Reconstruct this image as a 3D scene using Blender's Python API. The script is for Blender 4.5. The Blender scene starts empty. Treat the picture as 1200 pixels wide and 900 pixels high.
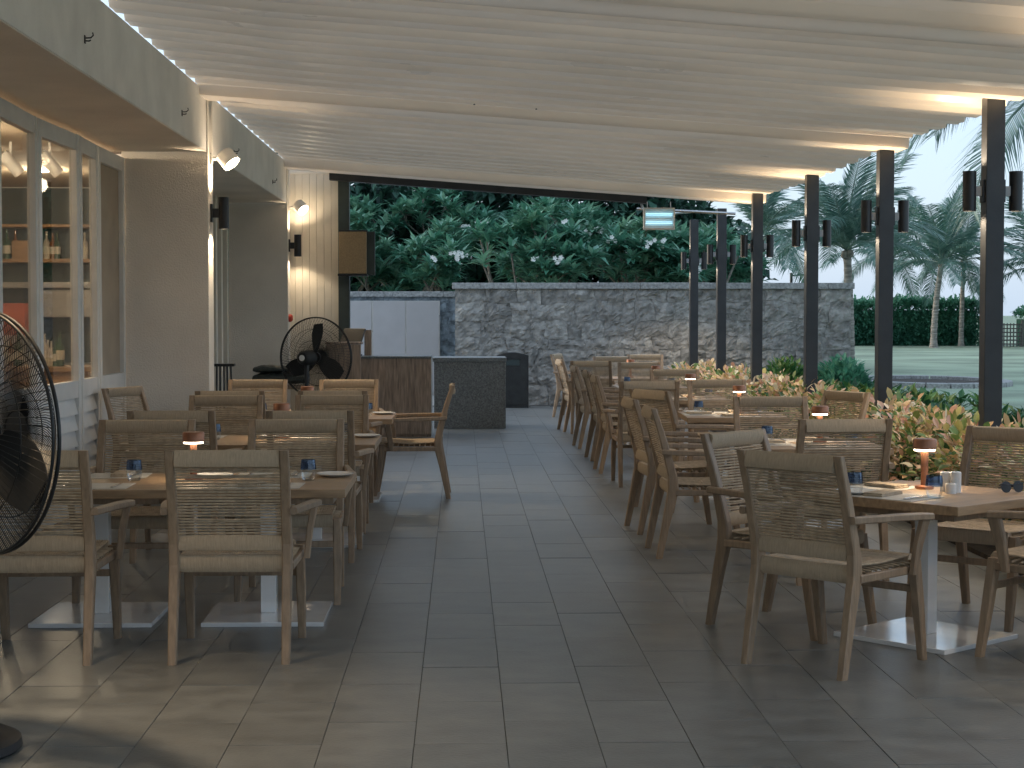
import bpy, bmesh, math, random
from mathutils import Vector, Matrix, noise
R = math.radians
random.seed(7)
SC = bpy.context.scene
COL = SC.collection

# ------------------------------------------------------------------ camera
cam_d = bpy.data.cameras.new('camera'); cam = bpy.data.objects.new('camera', cam_d); COL.objects.link(cam)
cam.location = (0, 0, 1.53); cam.rotation_euler = (R(90 - 2.33), 0, R(-1.70))
cam_d.sensor_width = 36; cam_d.lens = 59.7; cam_d.clip_start = .05; cam_d.clip_end = 4000
SC.camera = cam
# ------------------------------------------------------------------ sky, sun, exposure
W = bpy.data.worlds.new('World'); SC.world = W; W.use_nodes = True
nt = W.node_tree; nt.nodes.clear()
sky = nt.nodes.new('ShaderNodeTexSky'); sky.sky_type = 'NISHITA'; sky.sun_disc = False
SUN_EL, SUN_AZ = 12, 285            # degrees; azimuth clockwise from +Y
sky.sun_elevation = R(SUN_EL); sky.sun_rotation = R(SUN_AZ); sky.dust_density = 2.5; sky.ozone_density = 2.0
bg = nt.nodes.new('ShaderNodeBackground'); bg.inputs[1].default_value = .115
mixc = nt.nodes.new('ShaderNodeMix'); mixc.data_type = 'RGBA'; mixc.inputs[0].default_value = .72
mixc.inputs[7].default_value = (1.9, 2.35, 2.95, 1)      # even cloud cover over the blue
out = nt.nodes.new('ShaderNodeOutputWorld')
nt.links.new(sky.outputs[0], mixc.inputs[6]); nt.links.new(mixc.outputs[2], bg.inputs[0]); nt.links.new(bg.outputs[0], out.inputs[0])
sd = bpy.data.lights.new('sun', 'SUN'); sd.energy = .3; sd.angle = R(20); sd.color = (1, .95, .88)
sun = bpy.data.objects.new('sun', sd); COL.objects.link(sun)
_a, _e = R(SUN_AZ), R(SUN_EL)
sun.rotation_euler = Vector((math.sin(_a)*math.cos(_e), math.cos(_a)*math.cos(_e), math.sin(_e))).to_track_quat('Z', 'Y').to_euler()
vs = SC.view_settings; vs.view_transform = 'Standard'; vs.look = 'None'; vs.gamma = 1; vs.use_curve_mapping = False
vs.exposure = 1.85
try: SC.cycles.use_denoising = True
except Exception: pass
SC.cycles.adaptive_threshold = .02
SC.cycles.max_bounces = 8; SC.cycles.diffuse_bounces = 4; SC.cycles.transparent_max_bounces = 24

# ------------------------------------------------------------------ materials
MATS = {}
def mat(name, col, rough=.6, var=.12, scale=6, bump=0, bscale=40, metal=0, coat=0, objvar=0, stretch=None, emit=None, estr=0, trans=0, detail=5, col2=None, attr=None, ramp=None):
    m = bpy.data.materials.new(name); m.use_nodes = True; n = m.node_tree; N = n.nodes; L = n.links
    p = N['Principled BSDF']; p.inputs['Roughness'].default_value = rough; p.inputs['Metallic'].default_value = metal
    if coat: p.inputs['Coat Weight'].default_value = coat; p.inputs['Coat Roughness'].default_value = .12
    tc = N.new('ShaderNodeTexCoord'); mp = N.new('ShaderNodeMapping')
    if stretch: mp.inputs['Scale'].default_value = stretch
    L.new(tc.outputs['Object'], mp.inputs[0]); vec = mp.outputs[0]
    if objvar:
        oi = N.new('ShaderNodeObjectInfo'); ad = N.new('ShaderNodeVectorMath'); ad.operation = 'MULTIPLY_ADD'
        ad.inputs[1].default_value = (1, 1, 1); cx = N.new('ShaderNodeCombineXYZ'); mu = N.new('ShaderNodeMath'); mu.operation = 'MULTIPLY'; mu.inputs[1].default_value = 50
        L.new(oi.outputs['Random'], mu.inputs[0]); L.new(mu.outputs[0], cx.inputs[0]); L.new(mu.outputs[0], cx.inputs[1])
        L.new(vec, ad.inputs[0]); L.new(cx.outputs[0], ad.inputs[2]); vec = ad.outputs[0]
    nz = N.new('ShaderNodeTexNoise'); nz.inputs['Scale'].default_value = scale; nz.inputs['Detail'].default_value = detail; L.new(vec, nz.inputs[0])
    mx = N.new('ShaderNodeMix'); mx.data_type = 'RGBA'
    c2 = col2 or tuple(min(1, c*(1+var*1.6)) for c in col); c1 = col if col2 else tuple(c*(1-var*1.6) for c in col)
    mx.inputs[6].default_value = (*c1, 1); mx.inputs[7].default_value = (*c2, 1)
    mr = N.new('ShaderNodeMapRange'); mr.inputs[1].default_value = .3; mr.inputs[2].default_value = .7
    L.new(nz.outputs[0], mr.inputs[0]); L.new(mr.outputs[0], mx.inputs[0]); cout = mx.outputs[2]
    if attr:                                            # leaf colour looked up from a per-face value
        at = N.new('ShaderNodeAttribute'); at.attribute_name = attr
        rp = N.new('ShaderNodeValToRGB'); e = rp.color_ramp.elements
        while len(e) > 1: e.remove(e[-1])
        e[0].position = ramp[0][0]; e[0].color = (*ramp[0][1], 1)
        for pos, c in ramp[1:]:
            q = e.new(pos); q.color = (*c, 1)
        L.new(at.outputs['Fac'], rp.inputs[0])
        m2 = N.new('ShaderNodeMix'); m2.data_type = 'RGBA'; m2.blend_type = 'MULTIPLY'; m2.inputs[0].default_value = 1
        L.new(rp.outputs[0], m2.inputs[6]); L.new(cout, m2.inputs[7]); cout = m2.outputs[2]
    if objvar:
        hs = N.new('ShaderNodeHueSaturation'); mr2 = N.new('ShaderNodeMapRange'); mr2.inputs[3].default_value = 1-objvar; mr2.inputs[4].default_value = 1+objvar
        L.new(oi.outputs['Random'], mr2.inputs[0]); L.new(mr2.outputs[0], hs.inputs['Value']); L.new(cout, hs.inputs['Color']); cout = hs.outputs[0]
    L.new(cout, p.inputs['Base Color'])
    rr = N.new('ShaderNodeMapRange'); rr.inputs[3].default_value = max(.03, rough-.08); rr.inputs[4].default_value = min(1, rough+.08)
    L.new(nz.outputs[0], rr.inputs[0]); L.new(rr.outputs[0], p.inputs['Roughness'])
    if bump:
        b = N.new('ShaderNodeBump'); b.inputs['Strength'].default_value = bump; b.inputs['Distance'].default_value = .02
        n2 = N.new('ShaderNodeTexNoise'); n2.inputs['Scale'].default_value = bscale; n2.inputs['Detail'].default_value = 6
        L.new(vec, n2.inputs[0]); L.new(n2.outputs[0], b.inputs['Height']); L.new(b.outputs[0], p.inputs['Normal'])
    if trans:
        p.inputs['Transmission Weight'].default_value = 0
        tr = N.new('ShaderNodeBsdfTranslucent'); ms = N.new('ShaderNodeMixShader'); ms.inputs[0].default_value = trans
        L.new(cout, tr.inputs[0]); L.new(p.outputs[0], ms.inputs[1]); L.new(tr.outputs[0], ms.inputs[2])
        L.new(ms.outputs[0], N['Material Output'].inputs[0])
    if emit:
        p.inputs['Emission Color'].default_value = (*emit, 1); p.inputs['Emission Strength'].default_value = estr
    MATS[name] = m; return m
def glass_mat(name, tint, gloss=.12, rough=.01):
    m = bpy.data.materials.new(name); m.use_nodes = True; N = m.node_tree.nodes; L = m.node_tree.links
    N.remove(N['Principled BSDF'])
    t = N.new('ShaderNodeBsdfTransparent'); t.inputs[0].default_value = (*tint, 1)
    g = N.new('ShaderNodeBsdfGlossy'); g.inputs['Roughness'].default_value = rough
    nz = N.new('ShaderNodeTexNoise'); nz.inputs['Scale'].default_value = 1.5
    f = N.new('ShaderNodeFresnel'); f.inputs[0].default_value = 1.45
    a = N.new('ShaderNodeMath'); a.operation = 'MULTIPLY_ADD'; a.inputs[1].default_value = gloss*.3; L.new(nz.outputs[0], a.inputs[0]); fm = N.new('ShaderNodeMath'); fm.operation = 'MULTIPLY'; fm.inputs[1].default_value = .30; L.new(f.outputs[0], fm.inputs[0]); L.new(fm.outputs[0], a.inputs[2])
    s = N.new('ShaderNodeMixShader'); L.new(a.outputs[0], s.inputs[0]); L.new(t.outputs[0], s.inputs[1]); L.new(g.outputs[0], s.inputs[2])
    L.new(s.outputs[0], N['Material Output'].inputs[0]); MATS[name] = m; return m
M = MATS
mat('tile', (.176, .182, .178), .36, .14, 5, .10, 60, objvar=.07, stretch=(1, 1.25, 1), detail=10)
mat('grout', (.12, .122, .12), .9)
mat('plaster', (.82, .76, .68), .85, .06, 1.3, .5, 70, detail=9)
mat('fascia_paint', (.86, .83, .79), .8, .05, 3, .25, 90)
mat('roof_sheet', (.80, .72, .62), .30, .03, .8, 0, 14, detail=5, trans=.57)
mat('beam_clad', (.68, .61, .53), .5, .05, 2)
mat('siding', (.72, .67, .58), .6, .05, 3, .1, 60, objvar=.03)
mat('white_frame', (.74, .73, .71), .4, .05, 4, .05, 60)
mat('steel_dark', (.030, .031, .034), .42, .2, 5, .05, 60)
mat('steel_green', (.045, .060, .058), .5, .2, 5)
mat('black_metal', (.016, .016, .017), .38, .2, 9)
mat('fan_blade', (.02, .02, .02), .65, .2, 9)
mat('bracket_grey', (.35, .35, .35), .4)
mat('wood', (.31, .22, .145), .48, .13, 7, .12, 60, objvar=.14, stretch=(9, 9, 1.2), detail=7)
mat('wood_table', (.34, .225, .13), .42, .18, 4, .08, 40, objvar=.06, stretch=(1.2, 11, 8), detail=7)
mat('wood_counter', (.34, .245, .18), .55, .25, 5, .15, 60, objvar=.10, stretch=(10, 10, 1), detail=7)
mat('rope', (.47, .37, .262), .85, .07, 60, .35, 160, objvar=.06, stretch=(3, 1, .3))
mat('rope_cord', (.47, .37, .262), .85, .15, 30, objvar=.06)
mat('white_base', (.82, .82, .82), .12, .03, 6, coat=.6)
mat('granite', (.17, .18, .178), .5, .3, 70, .1, 100, detail=3)
mat('stone', (.30, .285, .26), .9, .24, 8, 1.0, 20, objvar=.16, detail=9)
mat('stone_blue', (.26, .30, .33), .9, .35, 8, .9, 26, objvar=.12, detail=9)
mat('capstone', (.33, .33, .32), .85, .25, 22, .5, 50, objvar=.06, detail=8)
mat('cabinet_white', (.46, .435, .43), .45, .03, 3)
mat('bin', (.022, .023, .022), .6, .2, 12, .2, 60)
mat('copper', (.34, .155, .09), .42, .15, 12, metal=.6)
mat('lamp_glow', (.9, .85, .75), .5, emit=(1, .82, .58), estr=5)
mat('bulb', (.9, .85, .75), .5, emit=(1, .80, .55), estr=7)
mat('bulb_post', (.9, .85, .75), .5, emit=(1, .80, .55), estr=14)
mat('white_lamp', (.72, .70, .66), .4, .03)
mat('uv_tube', (.8, .9, 1), .3, emit=(.35, .75, 1), estr=.5)
mat('porcelain', (.75, .74, .72), .2, .03, coat=.3)
mat('paper', (.58, .55, .50), .85, .06, 20)
mat('napkin', (.45, .36, .26), .9, .12, 30, .3, 80)
mat('cutlery', (.6, .6, .6), .2, .05, metal=1)
mat('dark_leather', (.04, .048, .045), .45, .2, 8, .2, 60)
mat('sign_red', (.5, .05, .03), .5)
mat('soil', (.05, .038, .028), .95, .3, 20, .6, 30)
mat('lawn', (.27, .34, .235), .95, .24, .3, .8, 30, detail=10)
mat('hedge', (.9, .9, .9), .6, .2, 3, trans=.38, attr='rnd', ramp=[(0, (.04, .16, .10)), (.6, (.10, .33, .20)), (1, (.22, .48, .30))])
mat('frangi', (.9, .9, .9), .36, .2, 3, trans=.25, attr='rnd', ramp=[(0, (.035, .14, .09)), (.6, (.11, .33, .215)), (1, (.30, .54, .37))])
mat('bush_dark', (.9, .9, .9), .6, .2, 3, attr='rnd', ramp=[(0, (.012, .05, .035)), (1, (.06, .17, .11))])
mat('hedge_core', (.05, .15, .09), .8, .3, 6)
mat('petal', (.85, .85, .8), .6, .04)
mat('bark', (.20, .18, .15), .9, .35, 12, .6, 40)
mat('palm_bark', (.26, .24, .21), .9, .35, 3, .6, 30, stretch=(1, 1, 6))
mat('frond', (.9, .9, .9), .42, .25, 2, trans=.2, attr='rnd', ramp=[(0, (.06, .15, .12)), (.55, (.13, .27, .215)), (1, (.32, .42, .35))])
mat('croton', (.95, .95, .95), .42, .15, 4, trans=.25, attr='rnd', ramp=[(0, (.05, .15, .05)), (.25, (.24, .36, .10)), (.42, (.64, .52, .18)), (.58, (.76, .50, .28)), (.72, (.80, .62, .36)), (.82, (.72, .36, .25)), (.92, (.80, .56, .42)), (1, (.88, .80, .58))])
mat('green_cover', (.9, .9, .9), .45, .15, 3, trans=.25, attr='rnd', ramp=[(0, (.02, .08, .03)), (.6, (.06, .20, .06)), (.85, (.17, .30, .07)), (1, (.35, .38, .12))])
mat('room_wall', (.42, .34, .25), .8, .06, 2)
mat('room_dark', (.03, .045, .045), .5, .2, 5)
mat('room_wood', (.34, .20, .10), .5, .2, 5, stretch=(1, 1, 8))
mat('steel', (.55, .55, .54), .3, .08, 5, metal=.9)
mat('bottle_amber', (.20, .075, .02), .15, .1, coat=.5)
mat('bottle_green', (.03, .08, .04), .15, .1, coat=.5)
mat('bottle_clear', (.50, .45, .38), .15, .1, coat=.5)
mat('label_paper', (.6, .55, .45), .8)
mat('red_box', (.36, .07, .03), .6)
mat('blind', (.40, .335, .26), .9, .06, 3, stretch=(1, 30, 1))
mat('tan_fabric', (.36, .26, .15), .8, .12, 80, .3, 120)
mat('lattice', (.12, .11, .10), .8)
glass_mat('pane', (.92, .93, .92), .2)
glass_mat('tumbler_blue', (.50, .62, .80), .25)
glass_mat('tumbler_clear', (.93, .95, .96), .25)

# ------------------------------------------------------------------ mesh helpers
class MB:
    def __init__(s): s.v = []; s.f = []; s.a = []
    def add(s, v, f, a=0.0):
        o = len(s.v); s.v += [tuple(p) for p in v]; s.f += [tuple(i+o for i in q) for q in f]; s.a += [a]*len(f); return s
    def box(s, x0, x1, y0, y1, z0, z1, c=0):
        if c <= 0:
            return s.add([(x0,y0,z0),(x1,y0,z0),(x1,y1,z0),(x0,y1,z0),(x0,y0,z1),(x1,y0,z1),(x1,y1,z1),(x0,y1,z1)],
                         [(3,2,1,0),(4,5,6,7),(0,1,5,4),(1,2,6,5),(2,3,7,6),(3,0,4,7)])
        bm = bmesh.new(); bmesh.ops.create_cube(bm, size=1)
        for v in bm.verts: v.co = ((x0+x1)/2+v.co.x*(x1-x0), (y0+y1)/2+v.co.y*(y1-y0), (z0+z1)/2+v.co.z*(z1-z0))
        bmesh.ops.bevel(bm, geom=bm.edges[:], offset=c, segments=2, profile=.7, affect='EDGES')
        bm.verts.index_update(); s.add([v.co[:] for v in bm.verts], [[v.index for v in f.verts] for f in bm.faces]); bm.free(); return s
    def loft(s, secs, close=True, cap=True, a=0.0):
        n = len(secs[0]); v = [p for q in secs for p in q]; f = []
        for i in range(len(secs)-1):
            for j in range(n if close else n-1):
                k = (j+1) % n; f.append((i*n+j, i*n+k, (i+1)*n+k, (i+1)*n+j))
        if cap and close: f.append(tuple(range(n-1, -1, -1))); f.append(tuple((len(secs)-1)*n+j for j in range(n)))
        return s.add(v, f, a)
    def tube(s, pts, rad, n=8, cap=True, a=0.0):
        pts = [Vector(p) for p in pts]; secs = []
        up = None
        for i, p in enumerate(pts):
            t = (pts[min(i+1, len(pts)-1)]-pts[max(i-1, 0)]).normalized()
            if up is None: up = Vector((0, 0, 1)) if abs(t.z) < .9 else Vector((1, 0, 0))
            x = t.cross(up).normalized(); y = x.cross(t).normalized(); up = y
            r = rad[i] if isinstance(rad, (list, tuple)) else rad
            secs.append([p + x*math.cos(2*math.pi*j/n)*r + y*math.sin(2*math.pi*j/n)*r for j in range(n)])
        return s.loft(secs, cap=cap, a=a)
    def bar(s, secs, c=.25):
        """secs: list of (centre, half-width vector, half-height vector); chamfered rectangular section"""
        out = []
        for p, u, w in secs:
            p, u, w = Vector(p), Vector(u), Vector(w); k = 1-c
            out.append([p+u*a+w*b for a, b in ((1, -k), (1, k), (k, 1), (-k, 1), (-1, k), (-1, -k), (-k, -1), (k, -1))])
        return s.loft(out)
    def lathe(s, prof, n=20, c=(0, 0, 0), close=False):
        secs = [[(c[0]+r*math.cos(2*math.pi*j/n), c[1]+r*math.sin(2*math.pi*j/n), c[2]+z) for j in range(n)] for r, z in prof]
        return s.loft(secs, cap=not close)
    def mesh(s, name, smooth=False, attr=False):
        m = bpy.data.meshes.new(name); m.from_pydata(s.v, [], s.f)
        bm = bmesh.new(); bm.from_mesh(m); bmesh.ops.recalc_face_normals(bm, faces=bm.faces[:]) if not attr else None; bm.to_mesh(m); bm.free()
        if attr:
            at = m.attributes.new('rnd', 'FLOAT', 'FACE'); at.data.foreach_set('value', s.a)
        if smooth:
            m.polygons.foreach_set('use_smooth', [True]*len(m.polygons))
            try: m.set_sharp_from_angle(angle=R(38))
            except Exception: pass
        m.update(); return m
    def obj(s, name, material, parent=None, smooth=False, attr=False):
        return link(name, s.mesh(name, smooth, attr), material, parent)
def link(name, me, material=None, parent=None):
    if material is not None and not me.materials: me.materials.append(M[material])
    o = bpy.data.objects.new(name, me); COL.objects.link(o)
    if parent is not None: o.parent = parent
    return o
def tag(o, label=None, cat=None, group=None, kind=None):
    if label: o['label'] = label
    if cat: o['category'] = cat
    if group: o['group'] = group
    if kind: o['kind'] = kind
    return o
def empty(name, loc=(0, 0, 0), rz=0, label=None, cat=None, group=None):
    o = bpy.data.objects.new(name, None); COL.objects.link(o); o.location = loc; o.rotation_euler = (0, 0, rz); o.empty_display_size = .1
    return tag(o, label, cat, group)
def copy_tree(o, parent=None):
    c = o.copy(); COL.objects.link(c); c.parent = parent
    for ch in o.children: copy_tree(ch, c)
    return c
def light(name, kind, loc, power, col=(1, .79, .54), parent=None, aim=None, size=120, blend=.5, rad=.03):
    d = bpy.data.lights.new(name, kind); d.energy = power; d.color = col
    d.shadow_soft_size = rad
    if kind == 'SPOT': d.spot_size = R(size); d.spot_blend = blend
    o = bpy.data.objects.new(name, d); COL.objects.link(o); o.location = loc
    if aim is not None: o.rotation_euler = (-Vector(aim)).to_track_quat('Z', 'Y').to_euler()
    if parent is not None: o.parent = parent
    return o
U = random.uniform

# ------------------------------------------------------------------ ground, floor
XL, XR, XW = -2.23, 3.74, -2.97            # fascia line, post line, window line
tag(MB().box(-600, 1400, -60, 3000, -.6, -.03).obj('lawn', 'lawn'), kind='structure')
floor = tag(MB().box(-3.0, 3.28, -7, 28.75, -.3, -.0045).obj('floor', 'grout'), kind='structure')
tl = []
x = -.171
cols = range(-9, 11)
for c in cols:
    x0 = -.171+.33*c
    ph = 7.33 if c % 2 == 0 else 7.0
    x1 = min(x0+.33, 3.285); xa = max(x0, -2.97)
    k0 = int((-6.5-ph)/.66)-1
    for k in range(k0, k0+70):
        y0 = ph+.66*k
        if y0 < -7 or y0+.66 > 28.74: continue
        tl.append((xa, x1, y0, y0+.66))
def seen(t):
    xc, yc = (t[0]+t[1])/2, (t[2]+t[3])/2
    if yc < 5.4: return False
    px = 541+1990*xc/yc
    return -20 < px < 1220
vis = sorted([t for t in tl if seen(t)], key=lambda t: t[2])
near = set(vis[:300])
tm = {}
rest = MB(); g = .0014
for t in tl:
    w, d = round(t[1]-t[0], 3), .66
    if t in near:
        if w not in tm:
            tm[w] = MB().box(-w/2+g, w/2-g, -d/2+g, d/2-g, -.03, 0, .0014).mesh('tile'); tm[w].materials.append(M['tile'])
        o = bpy.data.objects.new('tile', tm[w]); COL.objects.link(o); o.parent = floor
        o.location = ((t[0]+t[1])/2, (t[2]+t[3])/2, U(-.0008, .0008)); o.rotation_euler = (U(-.0012, .0012), U(-.0016, .0016), 0)
    else:
        rest.box(t[0]+g, t[1]-g, t[2]+g, t[3]-g, -.03, U(-.001, .0006))
tag(rest.obj('tile_field', 'tile', floor), kind='stuff')
tag(MB().box(3.285, 7.0, 4.0, 28.6, -.3, .03).obj('planting_bed', 'soil'), kind='structure')

# ------------------------------------------------------------------ roof
def zc(x): return 3.33-.072*x
roof = empty('canopy_roof', (0, 0, 0), label='white corrugated canopy roof spanning the whole terrace from wall to posts', cat='roof')
PITCH = .5
prof = []
y = -1.0
FLATS = [(2.6, 2.98, -.055), (9.06, 9.46, -.085), (14.62, 15.02, -.085), (21.5, 22.2, -.10)]
while y < 21.4:
    for dy, h in ((0, 0), (.10, .004), (.20, 0), (.27, .078), (.35, .083), (.43, .078)):
        if not any(f0-.09 < y+dy < f1+.09 for f0, f1, d in FLATS): prof.append((y+dy, h))
    y += PITCH
for f0, f1, d in FLATS: prof += [(f0-.02, 0), (f0, d), (min(f1, 21.96), d)]+([(f1+.004, 0)] if f1 < 22 else [])
prof = sorted(prof); prof.append((21.98, 0))
xs = [-2.245, -1.2, .1, .55, 1.4, 2.4, 3.2, 3.86]
mbr = MB(); 
def sag(y):                                             # the sheet hangs a little between its supports
    for (u, w) in ((-1, 2.6), (2.98, 9.06), (9.46, 14.62), (15.02, 21.5)):
        if u < y < w: return -.045*math.sin(math.pi*(y-u)/(w-u))**.8
    return 0
top = [[(x, y, zc(x)+h+(sag(y)*min(1, (x+2.245)/.8) if x > -2.2 else 0)+.006*noise.noise(Vector((x*.7, y*.6, 3)))) for (y, h) in prof] for x in xs]
n = len(prof)
mbr.add([p for r in top for p in r]+[(p[0], p[1], p[2]+.018) for r in top for p in r],
        [(i*n+j, (i+1)*n+j, (i+1)*n+j+1, i*n+j+1) for i in range(len(xs)-1) for j in range(n-1)] +
        [(len(xs)*n+i*n+j, len(xs)*n+i*n+j+1, len(xs)*n+(i+1)*n+j+1, len(xs)*n+(i+1)*n+j) for i in range(len(xs)-1) for j in range(n-1)] +
        [((len(xs)-1)*n+j, len(xs)*n+(len(xs)-1)*n+j, len(xs)*n+(len(xs)-1)*n+j+1, (len(xs)-1)*n+j+1) for j in range(n-1)] +
        [(j, j+1, len(xs)*n+j+1, len(xs)*n+j) for j in range(n-1)])
mbr.obj('roof_sheet', 'roof_sheet', roof)
def xbeam(y0, y1, drop, matn, name, xa=XL+.004, xb=3.67, top=.004):
    return MB().add([(xa,y0,zc(xa)-drop),(xb,y0,zc(xb)-drop),(xb,y1,zc(xb)-drop),(xa,y1,zc(xa)-drop),(xa,y0,zc(xa)-top),(xb,y0,zc(xb)-top),(xb,y1,zc(xb)-top),(xa,y1,zc(xa)-top)],
        [(3,2,1,0),(4,5,6,7),(0,1,5,4),(1,2,6,5),(2,3,7,6),(3,0,4,7)]).obj(name, matn, roof)
xbeam(22.0, 22.14, .185, 'steel_dark', 'end_beam', xa=-1.7, xb=2.4, top=.01)
for (a, b) in (((2.3, 22.3, 2.92), (3.6, 22.3, 2.86)), ((2.35, 22.2, 2.97), (2.55, 23.5, 2.92)), ((2.5, 22.2, 2.84), (3.3, 23.8, 2.98))):
    MB().tube([a, b], .02, 6).obj('brace', 'steel', roof)
bm_ = MB()
for X0 in (.1, .62):                              # rows of roofing screws along the sheet laps
    for yy in [8.6+2.9*i for i in range(5)]:
        bm_.lathe([(.0, -.001), (.008, -.004), (.008, -.012), (0, -.014)], 6, (X0+.04*noise.noise(Vector((yy, X0, 0))), yy+.1, zc(X0)))
tag(bm_.obj('roof_screws', 'steel_dark', roof), kind='stuff')

# ------------------------------------------------------------------ posts with twin lamps
POSTY = [11.9, 14.95, 18.1, 21.45, 24.4, 27.3]
POSTY0 = [5.6, 8.75]
pl = MB().box(-.065, .065, -.065, .065, -.03, 3.0, .006).mesh('post'); pl.materials.append(M['steel_dark'])
names = ['nearest post in view', 'second post', 'third post', 'fourth post', 'fifth post', 'farthest post by the stone wall']
def lampbody():
    b = MB(); n = 20
    b.lathe([(.047, -.14), (.047, .14), (.041, .14), (.041, .11), (.0, .11)], n, close=True)
    b.lathe([(.0, -.11), (.041, -.11), (.041, -.14), (.047, -.14)], n, close=True)
    return b
lb_me = lampbody().mesh('lamp_tube', True); lb_me.materials.append(M['black_metal'])
bulb_me = MB().lathe([(0, -.004), (.030, -.003), (.030, .003), (0, .004)], 14).mesh('bulb'); bulb_me.materials.append(M['bulb_post'])
def twin_light(root, cx, cy, cz, p_up, p_dn):
    t = link('lamp_tube', lb_me, None, root); t.location = (cx, cy, cz)
    for s in (-1, 1):
        q = link('bulb', bulb_me, None, t); q.location = (0, 0, s*.116)
    if p_up: light('up_light', 'SPOT', (0, 0, .125), p_up, parent=t, aim=(0, 0, 1), size=128, blend=.5, rad=.02)
    if p_dn: light('down_light', 'SPOT', (0, 0, -.125), p_dn, parent=t, aim=(0, 0, -1), size=128, blend=.5, rad=.02)
    return t
for i, yy in enumerate(POSTY0+POSTY):
    k = i-2
    o = empty('roof_post', (XR, yy, 0), label=('dark square steel post, %s, holding up the canopy eave' % names[k]) if k >= 0 else 'dark steel post %s camera holding the canopy eave' % ('beside the' if k == -2 else 'just ahead of the'), cat='post', group='posts along the planting')
    p = link('shaft', pl, None, o); p.scale.z = (zc(XR)+.0)/3.0 - .001
    for s in (-1, 1):
        w = empty('post_lamp', (XR, yy, 2.40), label=('black cylinder up-and-down lamp on the %s side of the %s' % ('terrace' if s < 0 else 'garden', names[k])) if k >= 0 else 'black cylinder lamp %s side of the post %s camera' % ('on terrace' if s < 0 else 'on garden', 'beside' if k == -2 else 'ahead of'), cat='wall lamp', group='twin lamps on the posts')
        far = k >= 3
        twin_light(w, s*.165, 0, 0, 14, 13)
        MB().box(min(s*.066, s*.082), max(s*.066, s*.082), -.035, .035, -.08, .08, .003).obj('bracket', 'black_metal', w)
        MB().box(min(s*.08, s*.125), max(s*.08, s*.125), -.018, .018, -.035, .035, .003).obj('arm', 'bracket_grey', w)

# ------------------------------------------------------------------ building on the left
bld = empty('restaurant_building', (0, 0, 0), label='plastered restaurant building along the left with columns and deep fascia', cat='building')
def zt(y): return 3.475
for (a, b) in ((-1, 14.995), (15.305, 21.795)):
    MB().box(XL-.016, XL, a, b, 2.965, zt(a)).obj('fascia', 'fascia_paint', bld)
    MB().box(XW-.3, XL-.002, a, b, 2.955, 2.963).obj('soffit', 'plaster', bld)
for yy in (1.6, 7.75, 15.0, 21.8):
    MB().box(XW-.0, XL+.012, yy, yy+.30, -.02, 3.472 if yy < 20 else 3.46, .006).obj('column', 'plaster', bld)
MB().box(-7.2, XW-.302, -6, 22.3, 3.20, 3.44).obj('roof_slab', 'plaster', bld)
MB().box(-7.4, -7.2, -6, 22.3, -.02, 3.2).obj('outer_wall', 'room_wall', bld)
MB().box(-7.2, -3.05, -6.0, 7.9, -.02, 3.2).obj('front_room_mass', 'plaster', bld)
MB().box(XW-.3, XW-.02, 16.2, 19.5, -.02, 2.953).obj('wall', 'plaster', bld)
MB().box(-7.2, -3.02, 21.4, 21.79, -.02, 3.2).obj('end_wall', 'plaster', bld)
for yy in (19.56, 19.9, 20.35, 20.8, 21.3):
    MB().box(XW-.1, XW+.05, yy, yy+.12, .0, 2.95, .008).obj('door_frame', 'siding', bld)
MB().box(XW-.08, XW-.03, 19.5, 21.79, 0, 2.95).obj('door_leaf', 'blind', bld)
MB().box(XW-.1, XW-.02, 15.3, 16.2, 0, 2.953).obj('wall', 'plaster', bld)
# white board siding return at the end of the roof
x = -2.9
sw = empty('siding_wall', (0, 22.2, 0), label='white vertical board wall at the far end beyond the last column', cat='wall')
MB().box(-2.9, -1.62, .03, .30, -.02, 3.62).obj('core', 'siding', sw)
bme = MB().box(-.0455, .0455, 0, .028, 0, 3.6, .005).mesh('board'); bme.materials.append(M['siding'])
for i in range(14):
    o = link('board', bme, None, sw); o.location = (-2.86+.0935*i, 0, 0)
MB().box(-2.9, -1.618, -.012, .028, 3.36, 3.43, .004).obj('top_trim', 'siding', sw)
dp = tag(MB().box(-1.60, -1.455, 22.16, 22.30, -.02, 3.42, .006).obj('steel_column', 'steel_green'), 'dark green steel column at the end of the white board wall', 'post')
# hooks on the fascia
hk = MB(); hk.box(-.002, .006, -.02, .02, -.03, .03, .002); hk.tube([(.0, 0, .01), (.05, 0, .012), (.07, 0, .03), (.065, 0, .05)], .006, 6); hk.tube([(.0, 0, -.01), (.035, 0, -.012), (.05, 0, -.005)], .006, 6)
hme = hk.mesh('hook'); hme.materials.append(M['black_metal'])
for i, (yy, zz, lb) in enumerate(((10.2, 3.16, 'nearest the camera'), (13.7, 3.14, 'just before the first column'), (16.8, 3.12, 'just past the first column'), (20.2, 3.10, 'nearest the far column'))):
    o = link('wall_hook', hme); o.location = (XL+.002, yy, zz); o.scale = (.72, .72, .8); tag(o, 'small black metal hook on the fascia, %s' % lb, 'hook', 'hooks on the fascia')
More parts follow.
